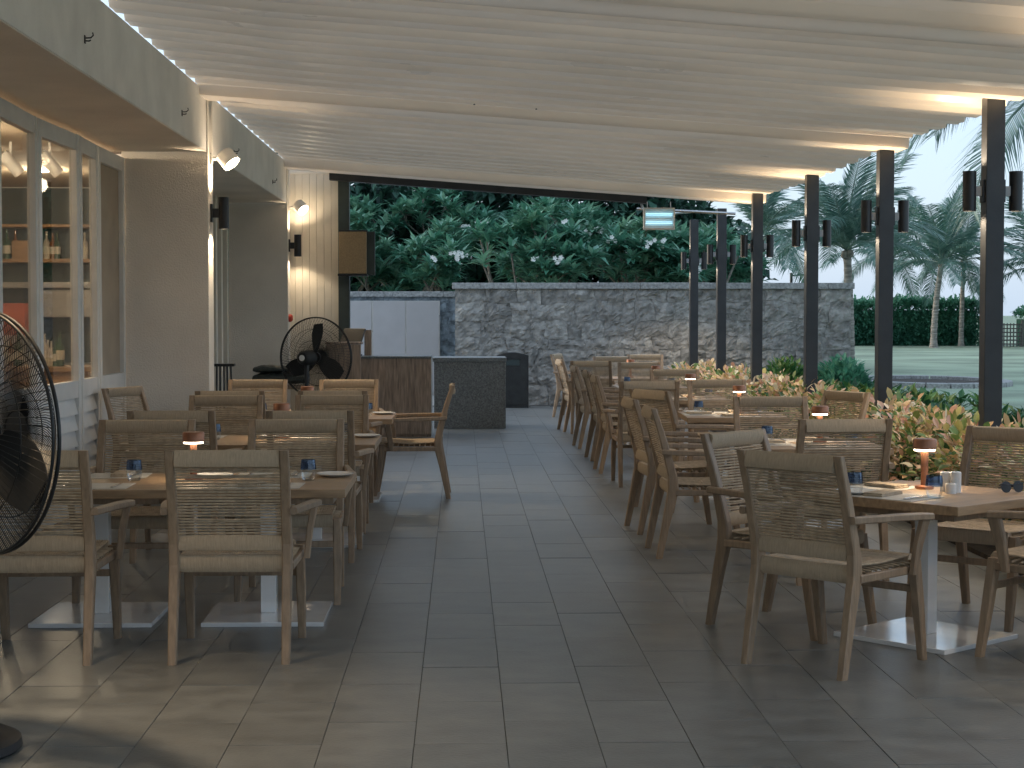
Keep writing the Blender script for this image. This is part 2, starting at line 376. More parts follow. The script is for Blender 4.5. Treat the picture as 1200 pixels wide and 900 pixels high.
# folding window panels
def window_panel(y0, y1, kind, bow0, bow1, lab):
    d = Vector((bow1-bow0, y1-y0, 0)); L_ = d.length
    o = empty('window_panel', (XW+bow0, y0, 0), math.atan2(d.y, d.x), lab, 'window', 'folding window panels')
    st = .085
    fr = MB()      # local x along wall, local -y faces the terrace
    fr.box(.004, st, -.03, .03, .02, 2.90, .006); fr.box(L_-st, L_-.004, -.03, .03, .02, 2.90, .006)
    fr.obj('stile', 'white_frame', o)
    MB().box(st+.001, L_-st-.001, -.026, .026, 2.78, 2.90, .005).obj('top_rail', 'white_frame', o)
    MB().box(st+.001, L_-st-.001, -.026, .026, .90, 1.03, .005).obj('middle_rail', 'white_frame', o)
    MB().box(st+.001, L_-st-.001, -.026, .026, .02, .16, .005).obj('bottom_rail', 'white_frame', o)
    if kind == 'glass': MB().box(st+.001, L_-st-.001, .012, .016, 1.031, 2.779).obj('pane', 'pane', o)
    else: MB().box(st+.001, L_-st-.001, .008, .018, 1.031, 2.779).obj('blind', 'blind', o)
    MB().box(st+.001, L_-st-.001, .018, .024, .161, .899).obj('backing', 'white_frame', o)
    k = 0; z = .165
    sl = MB().add([(st+.002,-.022,0),(L_-st-.002,-.022,0),(L_-st-.002,.014,.145),(st+.002,.014,.145),(st+.002,-.010,0),(L_-st-.002,-.010,0),(L_-st-.002,.0175,.145),(st+.002,.0175,.145)],
        [(0,1,2,3),(7,6,5,4),(0,4,5,1),(3,2,6,7),(0,3,7,4),(1,5,6,2)]).mesh('louvre'); sl.materials.append(M['white_frame'])
    while z < .86:
        q = link('louvre', sl, None, o); q.location = (0, 0, z); z += .122
    return o
window_panel(8.08, 9.70, 'glass', 0, .0, 'white framed window panel nearest the camera, left of the fan')
window_panel(9.70, 10.72, 'glass', 0, .04, 'white framed glass panel behind the near fan')
window_panel(10.74, 11.94, 'glass', .05, .0, 'white framed glass panel showing a red box inside')
window_panel(11.96, 13.10, 'glass', .0, .03, 'white framed glass panel showing bottles on a shelf')
window_panel(13.12, 13.90, 'glass', .03, .0, 'narrow white framed glass panel beside the blind')
window_panel(13.92, 14.985, 'blind', .0, .0, 'white framed panel filled with a beige blind next to the column')

# ------------------------------------------------------------------ room behind the glass
tag(MB().box(-7.2, XW-.31, 7.9, 21.4, -.05, -.012).obj('room_floor', 'room_wood'), kind='structure')
tag(MB().box(-7.2, XW-.31, 7.95, 21.4, 3.12, 3.16).obj('room_ceiling', 'room_wall'), kind='structure')
bb = empty('back_bar', (0, 20.9, 0), label='wooden back bar shelving along the far wall inside the room', cat='shelf')
MB().box(-7.1, -3.05, .40, .44, 0, 3.1).obj('back_panel', 'room_dark', bb)
MB().box(-7.1, -3.05, 0, .398, 2.17, 2.215, .004).obj('shelf', 'room_wood', bb)
MB().box(-7.1, -3.05, 0, .398, 2.60, 2.635, .004).obj('shelf', 'room_wood', bb)
MB().box(-7.1, -3.05, .02, .398, 1.86, 1.93, .004).obj('hood', 'steel', bb)
MB().box(-7.1, -3.05, -.05, .398, .88, .94, .004).obj('counter', 'steel', bb)
MB().box(-7.1, -3.05, 0, .39, 0, .878).obj('cabinet', 'room_wood', bb)
MB().box(-5.3, -3.4, .1, .396, 1.50, 1.84, .01).obj('oven', 'steel', bb)
fc = empty('bar_counter', (0, 16.5, 0), label='wooden bar counter inside behind the glass panels', cat='counter')
MB().box(-6.6, -3.6, 0, .6, .0, .98).obj('front', 'room_wood', fc); MB().box(-6.7, -3.55, -.05, .65, .981, 1.03, .006).obj('top', 'room_wood', fc)
def bottle(x, y, z, h, m, lab):
    o = empty('bottle', (x, y, z), 0, lab, 'bottle', 'bottles inside the bar'); r = h*.13
    MB().lathe([(0, 0), (r, 0), (r, h*.58), (r*.35, h*.74), (r*.32, h*.97), (r*.38, h*.97), (r*.38, h), (0, h)], 14).obj('body', m, o, True)
    MB().lathe([(r*1.02, h*.18), (r*1.02, h*.46)], 14, close=True).obj('paper_label', 'label_paper', o, True)
posd = ['far left', 'left', 'middle left', 'middle', 'middle right', 'right', 'far right']
for i, (px, m) in enumerate(((14, 'bottle_green'), (24, 'bottle_amber'), (60, 'bottle_clear'), (67, 'bottle_amber'), (72, 'bottle_green'), (99, 'bottle_amber'), (104, 'bottle_clear'))):
    bottle((px-541)/1990*21.05, 21.05, 2.216, U(.30, .36), m, '%s glass bottle, %s one on the upper bar shelf' % (m.split('_')[1], posd[i]))
for i, px in enumerate((18, 26, 56, 60, 64, 69, 74)):
    m = random.choice(['bottle_green', 'bottle_clear', 'bottle_amber'])
    bottle((px-541)/1990*16.75, 16.75, 1.031, U(.22, .36), m, '%s bottle standing on the indoor counter, %s of the row' % (m.split('_')[1], posd[i]))
tag(MB().box(-5.34, -4.92, 19.3, 19.7, 1.3, 1.66, .01).obj('red_cabinet', 'red_box'), 'red orange box seen through the glass inside the bar', 'box')
tag(MB().box(-5.6, -4.85, 19.1, 19.9, .0, 1.295, .01).obj('room_plinth', 'steel'), 'steel cabinet under the red box inside the bar', 'cabinet')
tag(MB().box(-5.5, -5.22, 21.0, 21.2, 2.216, 2.44, .01).obj('wooden_crate', 'room_wood'), 'small wooden crate on the upper bar shelf', 'crate')
for i, (px, yy) in enumerate(((20, 15.8), (65, 15.8))):
    X = (px-541)/1990*yy
    o = empty('track_lamp', (X, yy, 2.92), label='white tilted spotlight hanging inside, %s of the pair' % ('left' if i == 0 else 'right'), cat='lamp', group='spotlights inside the bar')
    b = MB(); b.lathe([(0, .12), (.055, .12), (.055, -.12), (.048, -.12), (.048, -.08), (0, -.08)], 16, close=True); q = b.obj('shade', 'white_lamp', o, True)
    q.rotation_euler = (R(20), R(-38), 0)
    e = MB().lathe([(0, -.004), (.047, -.003), (.047, .003), (0, .004)], 14).obj('bulb', 'bulb', q); e.location = (0, 0, -.085)
    MB().tube([(0, 0, .06), (0, 0, .2)], .012, 8).obj('stem', 'white_lamp', o)
for (X, yy) in ((-4.6, 18.8), (-4.3, 14.5), (-5.2, 11.5)):
    o = empty('ceiling_downlight', (X, yy, 3.10), label='round ceiling downlight inside the bar, %s one' % ('back' if yy > 18 else 'middle' if yy > 13 else 'front'), cat='lamp', group='downlights inside the bar')
    MB().lathe([(0, -.004), (.09, -.004), (.09, .018), (0, .018)], 18).obj('disc', 'lamp_glow', o)
    light('room_light', 'POINT', (0, 0, -.15), 22, (1, .80, .55), o, rad=.08)

# ------------------------------------------------------------------ wall lamps on the columns and fascia
def white_spot(loc, rx, ry, aim, power, lab, sz=95, col=(1, .79, .54)):
    o = empty('spotlight', loc, 0, lab, 'lamp', 'white spotlights on the building')
    a = Vector(aim).normalized()
    b = MB(); b.lathe([(0, -.06), (.080, -.06), (.086, .065), (.078, .065), (.078, .035), (0, .035)], 20, close=True)
    q = b.obj('shade', 'white_lamp', o, True); q.rotation_euler = a.to_track_quat('Z', 'Y').to_euler()
    e = MB().lathe([(0, .0), (.074, .0), (.074, .006), (0, .006)], 20).obj('bulb', 'bulb', q); e.location = (0, 0, .037)
    MB().tube([(-.15, 0, .0), (-.0, 0, 0)], .014, 8).obj('arm', 'white_lamp', o)
    MB().box(-.155, -.135, -.04, .04, -.05, .05, .004).obj('wall_plate', 'white_lamp', o)
    light('spot', 'SPOT', a*.07, power, col, parent=o, aim=a, size=sz, blend=.9, rad=.09)
white_spot((XL+.165, 15.15, 2.91), 0, 0, (.62, -.25, -.72), 40, 'white tilted spotlight on the first column')
white_spot((XL+.165, 21.95, 2.91), 0, 0, (.62, -.5, -.62), 9, 'white tilted spotlight by the far board wall')
white_spot((XL+.165, 6.2, 2.85), 0, 0, (.24, -.02, -.95), 58, 'white tilted spotlight on the fascia above the near fan', 70, (1, .74, .46))
for (yy, zz, lb) in ((15.15, 2.43, 'first column'), (21.95, 2.42, 'far column')):
    o = empty('wall_lamp', (XL+.012, yy, zz), label='black cylinder up-and-down wall lamp on the %s' % lb, cat='wall lamp', group='cylinder lamps on the columns')
    twin_light(o, .115, 0, 0, *((12, 9) if yy < 20 else (5, 4)))
    MB().box(.001, .018, -.04, .04, -.08, .08, .003).obj('bracket', 'black_metal', o)
    MB().box(.016, .075, -.02, .02, -.04, .04, .003).obj('arm', 'black_metal', o)
tag(MB().lathe([(0, 0), (.05, 0), (.05, .03), (.03, .05), (0, .05)], 16).obj('fire_alarm', 'sign_red'), 'small round red alarm button on the far column', 'alarm')
bpy.data.objects['fire_alarm'].rotation_euler = (0, R(90), 0); bpy.data.objects['fire_alarm'].location = (XL+.012, 21.9, 1.49)

# ------------------------------------------------------------------ chair
def make_chair(variant):
    rnd = random.Random(variant)
    o = empty('dining_chair')
    for s in (-1, 1):
        b = MB(); X = s*.248
        b.bar([((X, .0, .0), (.018, 0, 0), (0, .019, 0)), ((X, .05, .26), (.021, 0, 0), (0, .026, 0)), ((X, .088, .43), (.022, 0, 0), (0, .034, 0)),
               ((X, .082, .52), (.022, 0, 0), (0, .029, 0)), ((X, .02, .76), (.021, 0, 0), (0, .021, 0)), ((X, -.04, .943), (.020, 0, 0), (0, .016, 0))], .25)
        b.obj('leg', 'wood', o, False)
        b = MB(); b.bar([((s*.262, .615, 0), (.017, 0, 0), (0, .018, 0)), ((s*.262, .575, .25), (.022, 0, 0), (0, .023, 0)), ((s*.258, .548, .452), (.022, 0, 0), (0, .024, 0))], .25)
        b.obj('leg', 'wood', o)
        b = MB()
        pts = [(s*.282, .012, .672), (s*.30, .16, .668), (s*.322, .32, .664), (s*.338, .46, .658), (s*.340, .535, .652)]
        b.bar([(p, (.016+.008*min(1, i/2), 0, 0), (0, .0, .016)) for i, p in enumerate(pts)], .35)
        b.obj('armrest', 'wood', o)
        b = MB(); b.bar([((s*.299, .470, .40), (.014, 0, 0), (0, .016, 0)), ((s*.312, .488, .53), (.015, 0, 0), (0, .026, 0)), ((s*.330, .510, .640), (.016, 0, 0), (0, .030, 0))], .3)
        b.obj('arm_support', 'wood', o)
        b = MB(); b.bar([((s*.262, .10, .415), (.012, 0, 0), (0, 0, .018)), ((s*.268, .54, .415), (.012, 0, 0), (0, 0, .018))], .3)
        b.obj('side_rail', 'wood', o)
    def wrap(name, y, z, hy, hz, hx=.226, tilt=0):
        b = MB(); b.bar([((-hx, y, z), (0, hy, tilt*hy), (0, -tilt*hz, hz)), ((0, y-.006, z), (0, hy, tilt*hy), (0, -tilt*hz, hz)), ((hx, y, z), (0, hy, tilt*hy), (0, -tilt*hz, hz))], .45)
        return b.obj(name, 'rope', o, True)
    wrap('top_rail', -.028, .905, .019, .036, tilt=-.3)
    wrap('lower_back_rail', .078, .525, .019, .034, tilt=-.2)
    wrap('rear_seat_rail', .096, .432, .024, .038)
    wrap('front_seat_rail', .556, .438, .024, .034, .236)
    b = MB(); b.bar([((-.24, .582, .318), (0, .011, 0), (0, 0, .016)), ((.24, .582, .318), (0, .011, 0), (0, 0, .016))], .3); b.obj('stretcher', 'wood', o)
    # cords of the back: separate strands, uneven in height and slack
    b = MB(); nC = 23
    for i in range(nC):
        t = (i+.5)/nC; z = .562+t*(.868-.562); y = .076-(z-.525)*.285
        a0, a1 = rnd.uniform(-.0007, .0007), rnd.uniform(-.0007, .0007); sag = rnd.uniform(-.0012, .0006); dy = rnd.uniform(.010, .015)
        if rnd.random() < .10: sag -= .006
        b.tube([(-.236, y, z+a0*.3), (-.12, y+dy*.7, z+a0+sag*.7), (0, y+dy, z+sag), (.12, y+dy*.7, z+a1+sag*.7), (.236, y, z+a1*.3)], .0048, 5, cap=False)
    tag(b.obj('back_cords', 'rope_cord', o, True), kind='stuff')
    b = MB(); nS = 40
    for i in range(nS):
        X = -.232+.464*(i+.5)/nS; sg = .022*(1-(X/.24)**2)
        z0 = .468
        b.tube([(X, .085, z0-.01), (X, .13, z0-sg*.5), (X+rnd.uniform(-.002, .002), .32, z0-sg-.006), (X, .50, z0-sg*.4), (X, .57, z0+.003)], .0052, 5, cap=False)
    for i in range(9):
        yy = .15+.045*i
        b.tube([(-.262, yy, .440), (-.14, yy, .449), (0, yy, .438), (.14, yy, .449), (.262, yy, .440)], .006, 5, cap=False)
    tag(b.obj('seat_cords', 'rope_cord', o, True), kind='stuff')
    return o
protos = [make_chair(i) for i in (1, 2, 3)]
used = [False]*3
CH = []
def chair(x, y, heading, label, group):
    """x,y = middle of the rear feet, heading = compass direction the sitter faces, degrees anticlockwise from +X"""
    k = len(CH) % 3
    o = copy_tree(protos[k]) if used[k] else protos[k]; used[k] = True
    o.location = (x, y, 0); o.rotation_euler = (0, 0, R(heading-90)); tag(o, label, 'chair', group); CH.append(o); return o
GL, GR = 'chairs on the window side', 'chairs on the planting side'
chair(-1.885, 7.42, 90.5, 'wood and rope armchair half hidden by the near fan, back to the camera', GL)
chair(-1.02, 7.42, 90, 'wood and rope armchair with its whole back showing at the near left tables', GL)
chair(-1.76, 9.52, 270, 'armchair across the near left tables, behind the blue tumbler beside the lamp', GL)
chair(-.93, 9.55, 271, 'armchair facing us across the near left tables on the aisle end', GL)
chair(-1.78, 10.48, 90, 'back-turned armchair on the wall side of the middle left tables', GL)
chair(-.93, 10.46, 90, 'back-turned armchair on the aisle side of the middle left tables', GL)
chair(-1.72, 12.42, 270, 'armchair facing us beyond the middle left tables, wall side', GL)
chair(-.95, 12.45, 270, 'armchair facing us beyond the middle left tables, aisle side', GL)
chair(-1.79, 13.2, 90, 'back-turned armchair at the far left tables, wall side', GL)
chair(-1.00, 13.22, 90, 'back-turned armchair at the far left tables, aisle side', GL)
chair(-1.85, 15.45, 270, 'armchair facing us beyond the far left tables, under the dark cushion', GL)
chair(-1.02, 15.4, 270, 'armchair facing us beyond the far left tables, before the wooden counter', GL)
chair(-2.72, 13.85, -24, 'armchair turned sideways against the plain column by the louvres', GL)
chair(-.11, 14.37, 180, 'armchair seen in profile, drawn out into the aisle', GL)
U45 = 43
chair(1.42, 7.195, U45+1, 'big nearest armchair on the right, its angled back towards us', GR)
chair(1.40, 8.50, -44, 'armchair angled at the near right table, left side towards the aisle', GR)
chair(2.16, 9.52, 92, 'armchair behind the near right table, back to us, before the second table', GR)
chair(2.86, 8.72, 228, 'armchair at the right frame edge behind the white shakers', GR)
chair(2.93, 7.22, 133, 'armchair cut by the right frame edge in the foreground', GR)
chair(1.23, 10.83, 2, 'sideways armchair at the aisle end of the second right table', GR)
chair(1.22, 12.0, 5, 'second sideways armchair in the aisle row, just behind the one at the second right table', GR)
chair(1.35, 17.95, 3, 'sideways armchair in the aisle row between the fourth and fifth right tables', GR)
chair(2.22, 12.12, 270, 'armchair facing us beyond the second right table', GR)
chair(2.93, 12.95, 206, 'angled armchair close to the planting behind the second right table', GR)
chair(1.50, 13.25, 28, 'armchair skewed at the aisle end of the third right table', GR)
chair(2.32, 15.35, 270, 'armchair facing us beyond the third right table', GR)
chair(1.66, 15.0, 90, 'pale back-turned armchair just behind the skewed one', GR)
chair(1.33, 16.55, 2, 'sideways armchair at the aisle end of the fourth right table', GR)
chair(2.30, 18.25, 270, 'armchair facing us beyond the fourth right table', GR)
chair(1.33, 19.6, 4, 'sideways armchair at the aisle end of the fifth right table', GR)
chair(2.2, 20.95, 270, 'armchair facing us beyond the fifth right table', GR)
chair(1.32, 22.4, 6, 'sideways armchair at the aisle end of the sixth right table', GR)
chair(1.66, 21.7, 78, 'small far armchair back-turned at the sixth right table', GR)
chair(1.46, 25.6, -20, 'farthest aisle armchair, pale, beside the stone wall', GR)
chair(2.72, 25.1, 265, 'farthest armchair facing us near the stone wall and planting', GR)
chair(2.12, 23.9, 268, 'far armchair facing us beyond the sixth right table', GR)

# ------------------------------------------------------------------ tables
def make_table(w, d):
    o = empty('pedestal_table'); z = .69
    MB().box(-w/2, w/2, -d/2, d/2, z-.042, z, .004).obj('table_top', 'wood_table', o)
    MB().box(-w/2+.06, w/2-.06, -d/2+.06, d/2-.06, z-.075, z-.0425).obj('apron', 'wood', o)
    MB().box(-.038, .038, -.038, .038, .0225, z-.076, .003).obj('column', 'white_base', o)
    MB().box(-.30, .30, -.31, .31, .0, .022, .004).obj('base_plate', 'white_base', o)
    return o
tp = make_table(.836, .90); first = [True]
def table(x, y, rz, label, group):
    o = tp if first[0] else copy_tree(tp); first[0] = False
    o.location = (x, y, 0); o.rotation_euler = (0, 0, R(rz)); return tag(o, label, 'table', group)
LP = MB()
def make_lamp():
    o = empty('table_lamp')
    MB().lathe([(0, 0), (.045, 0), (.045, .014), (.038, .018), (0, .018)], 20).obj('base', 'copper', o, True)
    MB().lathe([(0, .0182), (.018, .0182), (.018, .185), (0, .185)], 16).obj('stem', 'copper', o, True)
    MB().lathe([(.018, .1852), (.050, .1852), (.050, .193), (.018, .193)], 20).obj('diffuser', 'lamp_glow', o, True)
    MB().lathe([(0, .1935), (.056, .1935), (.056, .236), (.051, .243), (0, .243)], 24).obj('cap', 'copper', o, True)
    return o
lamp_proto = make_lamp(); lf = [True]
def tlamp(x, y, label, z=.69):
    o = lamp_proto if lf[0] else copy_tree(lamp_proto); lf[0] = False
    o.location = (x, y, z); tag(o, label, 'lamp', 'copper table lamps')
    light('lamp_light', 'SPOT', (0, 0, .184), 2.4, (1, .76, .48), o, aim=(0, 0, -1), size=160, blend=.5, rad=.04); return o
def make_glass():
    o = empty('tumbler'); n = 20
    MB().lathe([(.0, 0), (.030, .0), (.036, .02), (.041, .05), (.040, .055)], n, close=True).obj('lower_wall', 'tumbler_clear', o, True)
    MB().lathe([(.040, .055), (.038, .085), (.035, .105), (.0335, .105), (.0365, .083), (.0385, .056)], n, close=True).obj('upper_wall', 'tumbler_blue', o, True)
    MB().lathe([(0, .003), (.028, .003), (.030, .014), (0, .014)], n).obj('foot', 'tumbler_clear', o, True)
    return o
gp = make_glass(); gf = [True]
def glass(x, y, label, z=.6902):
    o = gp if gf[0] else copy_tree(gp); gf[0] = False
    o.location = (x, y, z); return tag(o, label, 'tumbler', 'blue tumblers on the tables')
mat_me = MB().box(-.19, .19, -.14, .14, 0, .0022).mesh('placemat'); mat_me.materials.append(M['paper'])
kn = MB().bar([((0, -.10, .004), (.006, 0, 0), (0, 0, .003)), ((0, 0, .004), (.007, 0, 0), (0, 0, .003)), ((0, .01, .004), (.009, 0, 0), (0, 0, .0015)), ((0, .11, .004), (.004, 0, 0), (0, 0, .001))], .3)
kn_me = kn.mesh('knife'); kn_me.materials.append(M['cutlery'])
fk = MB().bar([((0, -.10, .004), (.007, 0, 0), (0, 0, .002)), ((0, .03, .006), (.004, 0, 0), (0, 0, .0025)), ((0, .05, .004), (.012, 0, 0), (0, 0, .0015))], .3)
for i in range(4): fk.bar([((-.009+.006*i, .048, .004), (.002, 0, 0), (0, 0, .0012)), ((-.009+.006*i, .095, .007), (.0012, 0, 0), (0, 0, .0010))], .2)
fk_me = fk.mesh('fork'); fk_me.materials.append(M['cutlery'])
nb = MB()
nb.box(-.05, .05, -.10, .10, 0, .009, .004); nb.box(-.047, .049, -.097, .098, .0092, .017, .004)
nap_me = nb.mesh('napkin', True); nap_me.materials.append(M['napkin'])
pl_me = MB().lathe([(0, 0), (.055, 0), (.095, .012), (.10, .016), (.096, .018), (.055, .006), (0, .006)], 28).mesh('plate', True); pl_me.materials.append(M['porcelain'])
def setting(tx, ty, rz, side, lab, plate=False, nap=True):
    """one place setting on the side of a table; side = direction towards the sitter in table space (degrees)"""
    Mx = Matrix.Translation((tx, ty, .690)) @ Matrix.Rotation(R(rz), 4, 'Z') @ Matrix.Rotation(R(side+90), 4, 'Z')
    def put(me, name, x, y, z, r, label, cat, grp):
        o = bpy.data.objects.new(name, me); COL.objects.link(o)
        o.location = Mx @ Vector((x, y, z)); o.rotation_euler = (0, 0, R(rz+side+90+r)); tag(o, label, cat, grp)
    put(mat_me, 'placemat', U(-.01, .01), -.27, .0006, U(-3, 3), 'pale paper placemat %s' % lab, 'placemat', 'placemats')
    put(kn_me, 'knife', .13, -.27, .0035, U(-6, 6), 'steel knife on the placemat %s' % lab, 'knife', 'knives')
    put(fk_me, 'fork', -.12, -.27, .0035, U(-6, 6), 'steel fork on the placemat %s' % lab, 'fork', 'forks')
    if nap: put(nap_me, 'napkin', -.055, -.27, .0035, U(-8, 8), 'folded tan napkin %s' % lab, 'napkin', 'napkins')
    if plate: put(pl_me, 'side_plate', .30, -.18, .001, 0, 'white side plate %s' % lab, 'plate', 'side plates')
ROWS = ['near left', 'middle left', 'far left']
for i, (yc) in enumerate((8.62, 11.45, 14.15)):
    for j, xc in enumerate((-1.82, -.98)):
        nm = ROWS[i]; e = 'wall-side' if j == 0 else 'aisle-side'
        table(xc, yc, 0, 'square wooden pedestal table, %s one of the %s pair' % (e, nm), 'tables on the window side')
        setting(xc, yc, 0, -90, 'nearer the camera on the %s %s table' % (nm, e))
        setting(xc, yc, 0, 90, 'across on the %s %s table' % (nm, e), plate=(j == 1))
        if j == 1 :
            o = bpy.data.objects.new('side_plate', pl_me); COL.objects.link(o); o.location = (-.66, yc+.22, .691)
            tag(o, 'white plate on the aisle corner of the %s tables' % nm, 'plate', 'side plates')
        glass(xc+(.20 if j == 1 else .16), yc+.02, 'blue tumbler on the %s %s table' % (nm, e))
    tlamp((-1.37, -1.22, -1.29)[i], yc+.08, 'copper capped table lamp between the %s tables' % nm)
TR = [(2.20, 7.95, U45-3, 'near right'), (2.28, 11.0, 2, 'second right'), (2.28, 14.25, -2, 'third right'), (2.25, 17.1, 0, 'fourth right'), (2.22, 19.9, 0, 'fifth right'), (2.2, 22.7, 0, 'sixth right')]
for i, (xc, yc, rz, nm) in enumerate(TR):
    lab = 'square wooden pedestal table set at an angle in the right foreground' if i == 0 else 'square wooden pedestal table, %s from the camera' % nm.replace(' right', ' on the planting side')
    table(xc, yc, rz, lab, 'tables on the planting side')
    if i < 5:
        for sd_, wd in ((180, 'aisle'), (90, 'far'), (-90, 'near')) if i else ((180, 'aisle'), (90, 'far')):
            setting(xc, yc, rz, sd_, 'on the %s side of the %s table' % (wd, nm), plate=(wd == 'far' and i < 3))
    if i == 0:
        tlamp(2.235, 8.12, 'copper capped table lamp on the near right table')
        glass(1.835, 7.86, 'blue tumbler on the near right table next to the folded napkin')
        glass(2.165, 7.70, 'blue tumbler on the near right table in front of the lamp')
    else:
        tlamp(xc+.07, yc+.06, 'copper capped table lamp on the %s table' % nm)
        if i < 5:
            glass(xc-.26, yc+.16, 'blue tumbler on the aisle half of the %s table' % nm); glass(xc+.22, yc-.2, 'blue tumbler on the planting half of the %s table' % nm)
def shaker(x, y, h, lab):
    o = empty('shaker', (x, y, .6902), 0, lab, 'shaker', 'salt and pepper set')
    MB().lathe([(0, 0), (.026, 0), (.026, h), (.022, h+.004), (0, h+.004)], 18).obj('body', 'porcelain', o, True)
    MB().lathe([(0, h+.0042), (.006, h+.0042), (.006, h+.006), (0, h+.006)], 8).obj('holes', 'steel', o)
shaker(2.335, 7.94, .095, 'taller white shaker on the near right table by the lamp'); shaker(2.30, 7.90, .045, 'small white shaker on the near right table'); shaker(2.30, 7.985, .09, 'white shaker touching the lamp base on the near right table')
sg = empty('sunglasses', (2.60, 7.93, .692), R(15), 'black folded sunglasses at the right end of the near table', 'sunglasses')
for s in (-1, 1):
    b = MB(); b.lathe([(0, 0), (.026, 0), (.028, .003), (0, .004)], 16); q = b.obj('lens', 'black_metal', sg, True); q.rotation_euler = (R(80), 0, 0); q.location = (s*.033, 0, .026)
MB().tube([(-.06, 0, .04), (-.02, 0, .036), (0, 0, .034), (.02, 0, .036), (.06, 0, .04)], .0035, 6).obj('bridge', 'black_metal', sg)
for s in (-1, 1): MB().tube([(s*.06, .0, .04), (s*.05, .03, .03), (-s*.05, .035, .02)], .003, 6).obj('temple', 'black_metal', sg)

# ------------------------------------------------------------------ pedestal fans
def make_fan():
    o = empty('pedestal_fan')
    hd = empty('fan_head'); hd.parent = o; hd.location = (0, 0, 1.11)
    Rr = .43
    g = MB()
    def dome(t, front): # radius 0..1 -> offset along the axis (local +Y forward)
        return (.13 if front else -.10)*(1-t**2.6)
    for front in (True, False):
        nW = 150 if front else 80
        for k in range(nW):
            a0 = 2*math.pi*k/nW; tw = .55 if front else .25
            pts = []
            for q in range(8):
                t = .17+(1-.17)*q/7; a = a0+tw*(1-t)
                pts.append((Rr*t*math.cos(a), dome(t, front), Rr*t*math.sin(a)))
            g.tube(pts, .0019, 3, cap=False)
        for t, r in ((.17, .003), (.42, .0022), (.72, .0024)):
            g.tube([(Rr*t*math.cos(2*math.pi*j/40), dome(t, front), Rr*t*math.sin(2*math.pi*j/40)) for j in range(41)], r, 4, cap=False)
    tag(g.obj('guard_wires', 'black_metal', hd), kind='stuff')
    for yy, rr in ((.012, .007), (-.012, .006)):
        MB().tube([((Rr+.002)*math.cos(2*math.pi*j/64), yy, (Rr+.002)*math.sin(2*math.pi*j/64)) for j in range(65)], rr, 8, cap=False).obj('rim', 'black_metal', hd, True)
    for k in range(3):
        b = MB(); secs = []
        for q in range(7):
            t = q/6; r = .06+.30*t; w = .055+.05*math.sin(math.pi*min(1, t*.9)); pitch = R(38-18*t); sw = -.06*t
            ca, sa = math.cos(pitch), math.sin(pitch)
            secs.append([(r, -w*sa-.002+.01, -w*ca+sw), (r, w*sa-.002+.01, w*ca+sw), (r, w*sa+.003+.01, w*ca+sw), (r, -w*sa+.003+.01, -w*ca+sw)])
        b.loft(secs); q = b.obj('blade', 'fan_blade', hd, True); q.rotation_euler = (0, R(120*k+25), 0)
    def axial(prof, name, m):
        q = MB().lathe(prof, 20).obj(name, m, hd, True); q.rotation_euler = (R(-90), 0, 0); return q
    axial([(0, -.02), (.062, -.02), (.055, .03), (.03, .05), (0, .055)], 'hub', 'black_metal')
    axial([(.0, .129), (.074, .129), (.074, .134), (0, .134)], 'front_badge', 'black_metal')
    axial([(0, -.30), (.055, -.30), (.078, -.27), (.085, -.12), (.06, -.105), (0, -.10)], 'motor', 'fan_blade')
    axial([(0, -.3065), (.032, -.3065), (.032, -.301), (0, -.301)], 'motor_label', 'porcelain')
    MB().tube([(0, -.19, -.06), (0, -.2, -.16), (0, -.2, -.2)], .026, 10).obj('neck', 'black_metal', hd, True)
    MB().tube([(0, -.2, .0), (0, -.2, .97)], .021, 12).obj('pole', 'black_metal', o, True)
    MB().lathe([(0, 0), (.27, 0), (.285, .012), (.28, .04), (.25, .055), (.05, .065), (.035, .09), (0, .09)], 40, (0, -.2, 0)).obj('base', 'black_metal', o, True)
    MB().tube([(.02, -.2, .72), (.055, -.2, .72)], .016, 10).obj('clamp', 'black_metal', o, True)
    return o
f1 = make_fan(); f1.location = (-1.70, 6.1, 0); f1.rotation_euler = (0, 0, R(48-90)); tag(f1, 'large black pedestal fan cut by the left frame edge', 'fan', 'pedestal fans')
f2 = copy_tree(f1); f2.location = (-1.58, 18.45, -.1); f2.rotation_euler = (0, 0, R(66-90)); tag(f2, 'black pedestal fan standing by the far column and counter', 'fan', 'pedestal fans')
f2.location.z = 0
for c in f2.children:
    if c.name.startswith('fan_head'): c.location.z = 1.07
    if c.name.startswith('pole'): c.scale.z = .9

# ------------------------------------------------------------------ far end: counter, bin, walls, small things
ct = empty('service_counter', (0, 21.3, 0), label='low service counter faced in brown boards and grey granite', cat='counter')
MB().box(-1.52, -.385, .02, .7, 0, .985).obj('core', 'wood_counter', ct)
cb = MB().box(-.0465, .0465, 0, .02, .03, .985, .004).mesh('board'); cb.materials.append(M['wood_counter'])
for i in range(12):
    o = link('board', cb, None, ct); o.location = (-1.47+.0945*i, 0, 0)
MB().box(-1.53, -.378, -.015, .72, .9855, 1.012, .004).obj('counter_top', 'granite', ct)
MB().box(-.384, -.372, -.004, .3, .0, .985, .002).obj('edge_strip', 'steel', ct)
MB().box(-.371, .595, 1.55, 2.4, 0, .90, .006).obj('granite_block', 'granite', ct)
MB().box(-.39, .605, 1.53, 2.42, .901, .955, .006).obj('granite_top', 'granite', ct)
hs = empty('counter_shade_panel', (-1.62, 20.6, 0), label='brown panel added for the shaded left piece of the counter, behind the far fan', cat='stand')  # added panel standing in for the counter's left piece in shadow
MB().box(-.02, .40, 0, .05, 0, 1.17, .01).obj('panel', 'wood_counter', hs); MB().box(-.03, .41, -.01, .35, 1.172, 1.20, .004).obj('ledge', 'wood_counter', hs)
